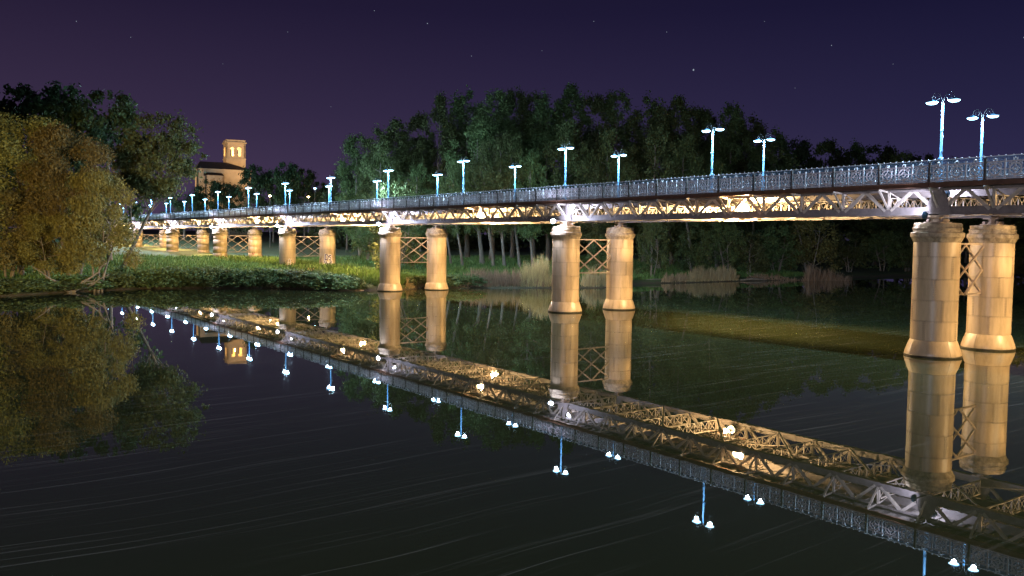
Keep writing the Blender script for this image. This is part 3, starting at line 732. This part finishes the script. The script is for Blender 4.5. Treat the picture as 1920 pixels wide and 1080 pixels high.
# golden willows at the left water's edge (their own meshes)
PT['willow0'] = tree_meshes('willow', 18, 7.2, .10, 46000, .30, .115, M['leaf_willow'], M['bark'], 71, 'dome', stems=3, droop=.25, nlimb=20)
PT['willow1'] = tree_meshes('willow', 15, 5.0, .30, 24000, .30, .115, M['leaf_willow'], M['bark'], 72, 'dome', stems=2, droop=.25, nlimb=14)
PT['willow2'] = tree_meshes('willow', 11, 4.2, .26, 20000, .28, .11, M['leaf_willow'], M['bark_pale'], 73, 'dome', stems=3, droop=.3, nlimb=14)
gw = 'golden willows at the left water edge'
tree('willow_tree', 'willow0', 35, 91, 206, 7.4, 'largest golden lit willow, at the left edge of the view', group=gw)
tree('willow_tree', 'willow1', 138, 90, 226, 4.8, 'golden willow with its top just right of the largest one', group=gw)
tree('willow_tree', 'willow2', 182, 87, 312, 4.0, 'low pale golden willow reaching furthest right over the grass bank', group=gw)
tree('willow_tree', 'willow2', 10, 86, 350, 4.2, 'low brown willow drooping to the water at the left edge', group=gw)
tree('willow_tree', 'willow2', 95, 86.5, 395, 3.2, 'lowest willow, rooted at the water between the low pale one and the left edge', group=gw)
# dark trees behind them and the green leaning tree
dt_ = 'tall dark trees behind the golden willows'
tree('dark_tree', 'dark0', 45, 128, 152, 7.0, 'tall nearly black tree leftmost behind the golden willows', group=dt_)
tree('dark_tree', 'dark1', 120, 124, 150, 7.0, 'tall nearly black tree with the highest top behind the willows', group=dt_)
tree('dark_tree', 'dark0', 205, 122, 163, 6.0, 'tall dark tree between the highest one and the green leaning tree', group=dt_)
tree('dark_tree', 'dark1', -60, 120, 200, 7.0, 'dark tree just outside the left edge behind the willows', group=dt_)
PT['leaner'] = tree_meshes('leaning_tree', 19, 5.2, .56, 15000, .36, .24, M['leaf_poplar'], M['bark'], 81, 'oval', lean=5.2, nlimb=20, trunk_r=.27)
tree('leaning_tree', 'leaner', 222, 103, 203, 9.0, 'green tree on a long leaning trunk in front of the left end of the bridge', rz=RZL)
PT['slender'] = tree_meshes('slender_tree', 13, 2.4, .72, 3000, .34, .22, M['leaf_poplar'], M['bark'], 82, 'oval', lean=.3, trunk_r=.12)
tree('slender_tree', 'slender', 250, 104, 262, 2.2, 'slender straight trunk with a small crown beside the leaning tree')
# trees beyond the far end of the bridge
gm = 'dark trees below the church tower'
for px, Y, top, R, lb in ((478,238,306,5.0,'dark tree next to the church tower, on its right'),(512,246,316,4.6,'low dark tree second to the right of the church tower'),(538,236,301,5.4,'tallest dark tree to the right of the church tower'),
   (570,240,313,4.6,'dark tree right of the tallest one by the church'),(598,250,338,4.0,'lowest dark tree midway between church and grove'),(650,205,306,4.6,'dark tree at the left foot of the big grove'),(395,250,334,5.5,'dark tree below the church nave'),(430,242,341,5,'dark tree directly below the church tower'),(622,230,352,4.5,'small dark tree behind the paired lamps left of the grove'),(345,240,362,6,'dark tree under the nave roof end, behind the leaning tree')):
    tree('distant_tree', 'dark%d'%(len(lb)%2), px, Y, top, R, lb, group=gm)
# the big grove beyond the river: back row, then front row
gb = 'tall poplars in the grove behind the bridge'
back = [(676,158,248,4.6,'leftmost poplar of the grove, lowest at its left shoulder'),(712,156,232,4.8,'second poplar from the left of the grove'),(742,155,218,4.6,'third poplar from the left of the grove, above the paired lamps'),
 (774,163,204,5.0,'fourth poplar from the left of the grove, set back and dark'),(829,154,168,5.0,'poplar making the first high peak of the grove from the left'),(876,158,156,5.2,'poplar making the highest peak on the left half of the grove'),
 (921,150,164,5.0,'poplar peak above the lamp over the middle of the third span'),(960,164,161,5.0,'narrow poplar peak just right of the pale front tree'),(1000,158,168,5.2,'poplar behind the back-side lamp left of the second pillars'),
 (1028,152,163,4.8,'poplar left of the lamp over the second pillars'),(1062,160,155,5.4,'poplar straight above the lamp over the second pillars, tallest of the middle'),(1105,154,166,5.0,'poplar right of the lamp over the second pillars'),
 (1158,158,165,5.4,'poplar above the back-side lamp right of the second pillars'),(1206,152,171,5.0,'last high poplar peak before the grove steps down on the right'),(1262,160,177,5.2,'poplar at the step of the grove roofline on the right'),
 (1312,168,191,5.2,'poplar left of the lamp over the middle of the second span'),(1352,164,189,5.4,'round topped poplar behind the lamp over the middle of the second span'),(1394,172,210,5.2,'poplar stepping down between the two starry right lamps'),(1378,178,225,5.2,'dark poplar filling the gap left of the starry lamp pair'),(1330,182,205,5.2,'dark poplar set far back behind the second span lamp'),(1290,180,196,5.4,'dark poplar set far back on the right of the grove'),(1436,176,234,5.0,'low poplar behind the back-side lamp of the second span')]
for i,(px,Y,top,R,lb) in enumerate(back): tree('poplar_tree', 'poplar%d'%(i%4), px, Y, top, R, lb, group=gb)
gf = 'front trees of the grove with pale trunks'
front = [(735,138,262,4.6,'front grove tree with bright teal leaves behind the paired lamps'),(790,136,300,4.2,'low front grove tree between the paired lamps and the pale tree'),(868,124,300,3.6,'low grove tree with its trunk bent left beside the third pillars'),(905,130,214,5.4,'pale broad front tree with forked limbs in the middle of the grove'),
 (926,125,262,3.8,'grove tree with the thick grey trunk under the third span light'),(946,126,240,4.0,'grove tree with the palest straight trunk under the bridge'),(975,128,250,4.0,'grove tree with thin trunks right of the palest one'),(1000,124.5,272,3.8,'grove tree with several slim stems left of the second pillars'),
 (1085,128,222,5.2,'broad front tree behind the lamp over the second pillars'),(1120,126,300,4,'low front tree seen between the second pillars'),(1160,130,238,4.8,'front tree left of the back-side lamp right of the second pillars'),(1236,134,226,5.4,'large green front tree on the right of the grove'),(1300,138,250,5.0,'front tree right of the large green one'),(1345,140,290,4.6,'lower front tree under the second span lamp'),
 (846,128,330,3.2,'small tree beside the back pillar of the sandy path pair')]
for i,(px,Y,top,R,lb) in enumerate(front): tree('grove_tree', 'front%d'%(i%2), px, Y, top, R, lb, group=gf, rz=RZL+rnd.uniform(-.4,.4))
# right background woods
gr_ = 'dark trees of the far right bank'
rightb = [(1410,150,300,5.2,'dark bank tree below the starry pair of lamps'),(1452,158,258,5.2,'dark tree left of the right bank treeline'),(1485,190,255,5.6,'first treetop of the right bank treeline'),(1532,196,255,6.2,'rounded high treetop of the right bank treeline'),(1575,190,273,5.6,'notched treetop between two higher ones on the right bank'),(1605,200,258,5.6,'pointed high treetop of the right bank treeline'),
 (1642,196,266,5.8,'treetop right of the pointed one on the right bank'),(1680,190,280,5.6,'low treetop left of the nearest lamps'),(1722,198,285,5.8,'low treetop straight behind the nearest lamps'),(1765,200,290,6,'low treetop between the two nearest lamps'),(1810,205,302,6,'dark treetop hidden behind the railing at the right'),(1860,200,315,6,'dark tree behind the railing near the right edge'),(1915,205,320,6,'dark tree at the right edge behind the railing'),
 (1260,146,330,5.,'dark under-bridge tree right of the second pillars'),(1330,150,345,5,'dark under-bridge tree above the pale reeds'),(1480,168,345,5,'dark under-bridge tree in the middle of the right bank'),(1560,172,350,5.,'dark under-bridge tree behind the yellow shrub'),(1640,175,350,5.5,'dark under-bridge tree left of the nearest pillars'),(1700,178,352,5.5,'dark under-bridge tree beside the nearest pillars'),(1900,186,380,6,'dark under-bridge tree right of the nearest pillars')]
for i,(px,Y,top,R,lb) in enumerate(rightb): tree('bank_tree', ('dark0','poplar1','dark1','poplar3')[i%4], px, Y, top, R, lb, group=gr_)
gs = 'willow shrubs on the far bank'
shrubs = [(1222,119,405,2.4,2,'green drooping shrub against the right back pillar of the second pair'),(1300,127,425,3.0,1,'willow shrub behind the pale reeds'),(1362,131,418,3.2,2,'willow shrub right of the pale reeds'),(1406,131,432,3.0,1,'shrub with pale bent stems at the water edge'),
 (1455,138,420,3.4,1,'dull shrub between the bent stems and the yellow shrub'),(1520,140,396,4.4,0,'large yellow green shrub hanging beside the brown reeds'),(1592,150,430,3.4,1,'dark shrub behind the brown reeds'),(1655,158,430,3.8,2,'dark shrub with bare stems left of the nearest pillars'),(1700,160,440,3.4,1,'dark shrub touching the nearest pillars'),(1892,168,478,3.2,0,'reddish brown shrub right of the nearest pillars'),
 (760,126,425,2.4,2,'teal shrub between the pillars beside the sandy path'),(690,135,420,3.0,2,'teal shrub left of the sandy path pillars'),(1130,124,440,2.6,1,'shrub seen through the bracing of the second pillars')]
for px,Y,top,R,k,lb in shrubs: tree('willow_shrub', 'shrub%d'%k, px, Y, top, R, lb, 'shrub', gs)
tree('lamp_shrub', 'shrub2', 742, 112, 336, 3.2, 'bright teal leafy treetop right at the railing under the paired lamps', 'tree')
# brambles along the left bank
gk = 'brambles along the left water edge'
brs = [(-25,84,520,'bramble cut by the left edge of the view'),(15,84,520,'bramble at the far left under the willows'),(60,84,522,'second bramble from the left edge'),(105,86,524,'third bramble from the left edge'),(150,89.5,512,'bramble at the roots of the willows'),(215,92,508,'bramble under the leaning trunk'),(262,93,506,'bramble right of the leaning trunk'),(300,93.5,500,'dark bramble third from the willows'),(338,94,500,'dark bramble fourth from the willows'),(378,94.5,499,'bramble below the yellow scrawl pillars'),(415,95,499,'bramble mid-way along the left bank'),(455,95.5,500,'bramble left of the graffiti pillars'),
 (492,96,500,'blue green bramble in front of the first graffiti pillar'),(528,96.5,499,'tall bramble at the foot of the front graffiti pillar'),(562,97.5,503,'bramble between the two graffiti pillars'),(597,98.5,506,'brown green bramble under the back graffiti pillar'),(632,100.5,510,'bramble left of the sandy path'),(655,102.5,517,'last bramble beside the sandy path'),(780,105.5,516,'bramble between the pillars beside the path'),(850,107,512,'dry bramble right of the sandy path pillars'),(880,106,513,'olive bramble before the pale reeds'),
 (320,100,497,'back bramble behind the dark ones'),(400,101,495,'back bramble below the yellow scrawl'),(240,100,497,'back bramble behind the leaning trunk foot')]
def on_bank(px, d):
    Y = 70.
    while True:
        x, y = at(px, Y)
        if y - float(bank_y(x)) >= d or Y > 130: return Y
        Y += .1
for i,(px,Y,top,lb) in enumerate(brs):
    Y = on_bank(px, 5.2 if lb.startswith('back') else .9)
    tree('bramble', 'bramble%d'%(i%3), px, Y, top, 2.9 if i < 17 else 2.0, lb, 'bush', gk)
# ------------------------------------------------------------------ roots, logs
rt = empty('fallen_branches', (*at(132,84.3), 0), 'pale crooked dead branches at the water under the willows', 'dead branches')
for k in range(7):
    b = MB(); a0 = -1.9+k*.55; L = rnd.uniform(2.2,4.6); pts = []
    for i in range(7):
        t = i/6; pts.append((math.cos(a0*.3+2.6*(k%2))*t*L*.8 + .2*math.sin(i*2+k), -.4*t*L*.3, .05+t*L*(.25+.16*k%3*.4) + .15*math.sin(i*1.7+k*2)))
    b.tube(pts, [.17*(1-.8*i/6) for i in range(7)], 6); link('branch', b.mesh('branch', M['bark_pale'], True), rt)
b = MB(); x, y = at(1412,127.5); b.tube([(-2.8,.3,.12),(-1.2,.1,.25),(.4,0,.28),(2.2,-.2,.16),(3.6,-.1,.05)], [.06,.16,.2,.15,.05], 7)
b.tube([(-.2,0,.28),(-.6,.2,.9),(-1.2,.3,1.3)],[.1,.07,.03],5)
flag(link('drift_log', b.mesh('drift_log', M['log'], True), None, (x,y,0)), 'pale driftwood log lying at the water below the bent stem shrub', 'log')
b = MB(); x, y = at(1228,117.5); b.tube([(-2.4,0,.15),(0,.1,.25),(2.6,-.1,.2),(4,0,.1)], [.18,.25,.22,.14], 8)
flag(link('driftwood', b.mesh('driftwood', M['log'], True), None, (x,y,.1)), 'thick fallen trunk on the shore right of the second pillars', 'log')
# ------------------------------------------------------------------ grass and reeds (uncountable)
def blades(n, pos, hmin, hmax, w, tilt, rng, taper=.25):
    x, y = pos; z = ground_z(x, y) - .03
    h = rng.uniform(hmin, hmax, n); an = rng.random(n)*2*PI; dx = np.cos(an)*w/2; dy = np.sin(an)*w/2
    tx = rng.normal(size=n)*tilt*h; ty = rng.normal(size=n)*tilt*h
    b0 = np.stack([x-dx, y-dy, z], 1); b1 = np.stack([x+dx, y+dy, z], 1)
    t1 = np.stack([x+dx*taper+tx, y+dy*taper+ty, z+h], 1); t0 = np.stack([x-dx*taper+tx, y-dy*taper+ty, z+h], 1)
    return np.stack([b0,b1,t1,t0],1).reshape(-1,3), np.arange(n*4).reshape(-1,4)
rng = np.random.default_rng(5)
n = 90000
x = rng.uniform(-55, 75, n); d = 1.2 + 62*rng.random(n)**1.7; y = bank_y(x)+d
keep = ~((np.abs(x+3.0) < 2.4-d*.09) & (d < 20)); x, y = x[keep], y[keep]
hh = .32+.3*smooth_noise(x,y,.5,4)
v, f = blades(len(x), (x,y), .2, .62, .17, .28, rng)
flag(link('bank_grass', mesh_np('bank_grass', v, f, M['grass'])), 'green grass covering the far bank under the bridge', 'grass', None, 'stuff')
def reeds(px0, px1, Yc, dep, hmin, hmax, n, label):
    px = rng.uniform(px0, px1, n); u = rng.random(n)
    gx = np.linspace(px0, px1, 6); gy = np.array([on_bank(q, .15) for q in gx])
    Yy = np.interp(px, gx, gy) + u*dep; X = (px-960)/1602.84*Yy
    x, y = ground_at(X, Yy)
    x = np.asarray(x); y = np.asarray(y)
    ed = np.clip(np.minimum((px-px0), (px1-px))/((px1-px0)*.10), .35, 1)
    tuft = ed*(.75+.22*np.sin(px*.31+3*np.sin(px*.13))+.2*np.sin(px*.083+1)*np.sin(px*.9))
    v, f = blades(n, (x,y), hmin, hmax, .085, .10, rng, .15)
    v = v.reshape(-1,4,3); base = v[:,0:1,2].copy(); v[:,2:,2] = base + (v[:,2:,2]-base)*tuft[:,None]; 
    v[:,:,2] = np.maximum(v[:,:,2], v[:,0:1,2])
    flag(link('reeds', mesh_np('reeds', v.reshape(-1,3), f, M['reed'])), label, 'reeds', 'dry reeds at the water', 'stuff')
reeds(860, 1035, 102.6, 2.2, .8, 2.0, 3600, 'pale dry reeds between the sandy path pillars and the second pillars')
reeds(975, 1032, 103.0, 2.0, 2.0, 3.6, 1500, 'tall pale reeds left of the second pillars')
reeds(1088, 1146, 103.8, 1.6, 1.0, 2.4, 900, 'dry reeds seen between the second pillars')
reeds(1288, 1385, 119.8, 2.0, 1.2, 2.2, 2600, 'greyish reeds at the water right of the fallen trunk')
reeds(1240, 1292, 117.5, 1.6, .5, 1.1, 900, 'short green yellow reeds beside the fallen trunk')
reeds(1506, 1600, 132.5, 3.0, 1.6, 2.9, 3000, 'brown reed bed in front of the dark right bank')
reeds(1600, 1705, 144., 2., .4, 1.0, 1200, 'low brown reeds left of the nearest pillars')
reeds(1400, 1506, 127.5, 1.6, .3, .8, 900, 'thin dry reeds by the driftwood log')
reeds(500, 640, 95.2, 1.4, .4, .9, 1400, 'dry grass at the water below the graffiti pillars')
reeds(760, 800, 99.5, 1.6, .4, 1.0, 500, 'dry reeds between the pillars beside the sandy path')
reeds(1880, 1960, 169., 2., .5, 1.2, 700, 'low reeds at the right edge of the view')
# far wood closing the view under the trees
cen=[]; rad=[]
rw = np.random.default_rng(12)
for k in range(560):
    px = rw.uniform(600, 2150); Y = rw.uniform(205, 235); x, y = at(px, Y); r = rw.uniform(2.5,4.5)
    cen.append((x, y, float(ground_z(x,y))+rw.uniform(.5,11 if px < 1200 else 19))); rad.append(r)
v, f = leaf_cloud(cen, rad, 36000, 1.3, .95, 0, rw)
flag(link('far_wood', mesh_np('far_wood', v, f, M['leaf_dark'])), 'dark far wood closing the view behind the trees of the far bank', 'wood', None, 'stuff')
# ------------------------------------------------------------------ church on its rise
YC = 300; cx_, cy_ = at(440, YC); gz = float(ground_z(cx_, cy_))
ch = empty('church', (cx_, cy_, gz), 'floodlit stone church with square bell tower and dark roof beyond the bridge', 'church', None, -TH + math.radians(28))
def Zc(py): return height_at(py, 440, YC) - gz
a = 3.2; zt0, zcor, ztop = Zc(330), Zc(270), Zc(264)
def wall_with_openings(p0, p1, z0, z1, ops, t=.6):
    """a wall from p0 to p1 with arched openings (u0, u1, zb, zs): piers, sills and arch heads"""
    b = MB(); p0 = Vector((*p0,0)); p1 = Vector((*p1,0)); d = (p1-p0); L = d.length; d.normalize(); nrm = Vector((d.y,-d.x,0))
    def blk(u0,u1,za,zb):
        q = [p0+d*u0, p0+d*u1, p0+d*u1-nrm*t, p0+d*u0-nrm*t]
        b.add([(w.x,w.y,za) for w in q]+[(w.x,w.y,zb) for w in q], [(0,3,2,1),(4,5,6,7),(0,1,5,4),(1,2,6,5),(2,3,7,6),(3,0,4,7)])
    u = 0
    for (u0,u1,zb,zs) in ops:
        blk(u,u0,z0,z1); blk(u0,u1,z0,zb); r = (u1-u0)/2; n = 6
        for k in range(n):
            ua, ub = u0+(u1-u0)*k/n, u0+(u1-u0)*(k+1)/n; um = (ua+ub)/2-(u0+r)
            blk(ua,ub,zs+math.sqrt(max(0,r*r-um*um)),z1)
        u = u1
    blk(u,L,z0,z1); return b
zbel, zsp = Zc(294), Zc(281)
zs_ = Zc(300)
for (p0,p1,ops) in (((-a,-a),(a,-a),[(1.35,2.55,zbel,zsp),(3.65,4.85,zbel,zsp)]),((a,-a+.0),(a,a),[]),((a,a),(-a,a),[(1.35,2.55,zbel,zsp),(3.65,4.85,zbel,zsp)]),((-a,a),(-a,-a),[(1.9,3.2,zbel,zsp),(4.0,5.2,zbel,zsp)])):
    link('belfry_wall', wall_with_openings(p0,p1,zs_+.36,zcor,ops).mesh('belfry_wall', M['stone']), ch)
b = MB(); b.box((-a,-a,0),(a,a,zs_)); link('tower_shaft', b.mesh('tower_shaft', M['stone']), ch)
b = MB(); b.box((-a-.15,-a-.15,zs_+.003),(a+.15,a+.15,zs_+.355)); link('string_course', b.mesh('string_course', M['stone']), ch)
b = MB(); b.box((-a-.35,-a-.35,zcor+.003),(a+.35,a+.35,zcor+.35)); b.box((-a+.0,-a+.0,zcor+.353),(a,a,ztop)); link('cornice', b.mesh('cornice', M['stone']), ch)
lamp('belfry_light', 'POINT', (0,0,zbel+1.0), 5000, (1,.66,.25), .3, ch)
# nave, side chapel and apse: long walls facing the river, hipped dark roof
b = MB(); x0, x1 = -13.5, 3.4; y0, y1 = -11.5, -3.6; ze = Zc(323); zr = Zc(309)
b.box((x0,y0,-2),(x1,y1,ze)); link('nave_wall', b.mesh('nave_wall', M['stone']), ch)
b = MB(); b.add([(x0-.5,y0-.5,ze+.003),(x1+.5,y0-.5,ze+.003),(x1+.5,y1+.5,ze+.003),(x0-.5,y1+.5,ze+.003),(x0+1,(y0+y1)/2,zr),(x1-7,(y0+y1)/2,zr)],[(0,1,5,4),(1,2,5),(2,3,4,5),(3,0,4),(0,3,2,1)])
link('nave_roof', b.mesh('nave_roof', M['roof']), ch)
b = MB(); b.box((-11.5,-15.5,-2),(-6.5,-11.52,Zc(336))); link('chapel_wall', b.mesh('chapel_wall', M['stone']), ch)
zz = Zc(336); b = MB(); b.add([(-11.9,-15.9,zz+.003),(-6.1,-15.9,zz+.003),(-6.1,-11.53,zz+.003),(-11.9,-11.53,zz+.003),(-11.9,-11.53,zz+1.1),(-6.1,-11.53,zz+1.1)],[(0,1,5,4),(1,2,5),(3,0,4),(2,3,4,5),(0,3,2,1)])
link('chapel_roof', b.mesh('chapel_roof', M['roof']), ch)
chm = ch.matrix_basis
def cw(v): return chm @ Vector(v)
# floodlights of the church, on short posts on the ground
for k,(v, tg, pw, hp) in enumerate((((28,-26,0),(0,-3,zcor*.9),2.8,16.),((-32,2,0),(-3,0,zcor*.85),.8,9.),((-12,-34,0),(-7,-11,ze*.75),.4,5.))):
    p = cw(v); t = cw(tg); gzz = float(ground_z(p.x,p.y)); p.z = gzz+hp
    o = empty('church_floodlight', (p.x,p.y,gzz), ('tall mast floodlight right of the church','mast floodlight at the left end of the church','low floodlight below the nave wall')[k], 'floodlight', 'church floodlights')
    q = MB(); q.lathe([(.12,0),(.08,hp-.3)],8); link('pole', q.mesh('pole', M['black']), o)
    q = MB(); q.box((-.3,-.2,hp-.3),(.3,.2,hp-.05)); link('housing', q.mesh('housing', M['black']), o)
    lamp('church_light', 'SPOT', p+Vector((0,0,.2)), P_CHURCH*pw*8, (1,.65,.33), .3, None, t, 50, .6)
# street lamps of the town seen between the trees
for k,(px,py,Y,lb,m,pw) in enumerate(((590,352,225,'small white street lamp between the lowest trees left of the grove','bulb',.6),(578,368,228,'small orange street lamp left of the paired lamps','sodium',.5),(506,366,215,'small orange street lamp under the dark trees by the church','sodium',.5))):
    x, y = at(px, Y); gzz = float(ground_z(x,y)); h = height_at(py,px,Y)-gzz
    o = empty('street_lamp', (x,y,gzz), lb, 'street lamp', 'street lamps of the far town')
    q = MB(); q.lathe([(.1,0),(.05,h)],8); link('pole', q.mesh('pole', M['iron_dark']), o)
    q = MB(); q.lathe([(.05,h),(.32,h-.05),(.30,h-.25),(.05,h-.4)],10); link('lantern', q.mesh('lantern', M[m]), o)
    lamp('street_light','POINT',(x,y,gzz+h-.7), 700*pw, C_DECK if m=='bulb' else C_SODIUM, .2)
# mast lamp on the photographer's bank that lights the willows, with an added fill head for the bridge
mx_, my_ = ground_at(-22, -24); gzz = float(ground_z(mx_,my_))
o = empty('mast_lamp', (mx_,my_,gzz), 'tall sodium lamp mast on the near bank, outside the view, with an added fill head', 'lamp')
q = MB(); q.lathe([(.2,0),(.1,10.5)],10); link('pole', q.mesh('pole', M['lamp_iron']), o)
tg = Vector((*at(125,88), 7.5)); p = Vector((mx_,my_,gzz+10.5)); dd = (tg-p).normalized()
q = MB(); q.bar((0,0,10.4), (dd.x*.6,dd.y*.6,10.5), .5,.25); link('lamp_head', q.mesh('lamp_head', M['black']), o)
lamp('mast_light','SPOT', p+dd*.8, P_MAST, (1,.71,.28), .25, None, tg, 17, .95)
tg = Vector((0,25,8.5)); dd = (tg-p).normalized()  # second head, added out of view as front fill on the bridge
q = MB(); q.bar((0,0,10.0), (dd.x*.6,dd.y*.6,10.0), .5,.25); link('lamp_head', q.mesh('lamp_head', M['black']), o)
lamp('mast_light','SPOT', p+dd*.8-Vector((0,0,.4)), 46000, (.90,.84,.95), .25, None, tg, 66, .5)
# ------------------------------------------------------------------ stars
st = MB()
for k,(px,py) in enumerate([(1291,131),(1900,70),(798,44),(1545,85),(1240,60),(880,105),(700,20),(1105,40),(1420,40),(1660,120),(540,60),(420,120),(620,200),(1010,95),(1480,165),(250,70),(150,40)]):
    Y = 6000; x, y = at(px, Y); z = height_at(py,px,Y); r = (7.5,5,4,3.5)[k] if k < 4 else rnd.uniform(1.8,3.2)
    st.add([(x-r,y,z),(x+r,y,z),(x,y-r,z),(x,y+r,z),(x,y,z-r),(x,y,z+r)],[(0,2,4),(2,1,4),(1,3,4),(3,0,4),(2,0,5),(1,2,5),(3,1,5),(0,3,5)])
flag(link('stars', st.mesh('stars', M['star'])), 'few faint stars in the purple night sky', 'stars', None, 'stuff')

# ------------------------------------------------------------------ damp night air: lamps glow in it
hz = MB(); hz.box((-330,-140,-4),(430,420,62)); hm = bpy.data.materials.new('river_haze'); hm.use_nodes = True; hn = hm.node_tree; hn.nodes.clear()
ho = N(hn,'ShaderNodeOutputMaterial'); hv = N(hn,'ShaderNodeVolumePrincipled'); hv.inputs['Density'].default_value = HAZE; hv.inputs['Color'].default_value = (.9,.93,1,1); hv.inputs['Anisotropy'].default_value = .45
hn.links.new(hv.outputs[0], ho.inputs['Volume']); 
if HAZE: link('haze', hz.mesh('haze', hm), kind='stuff')
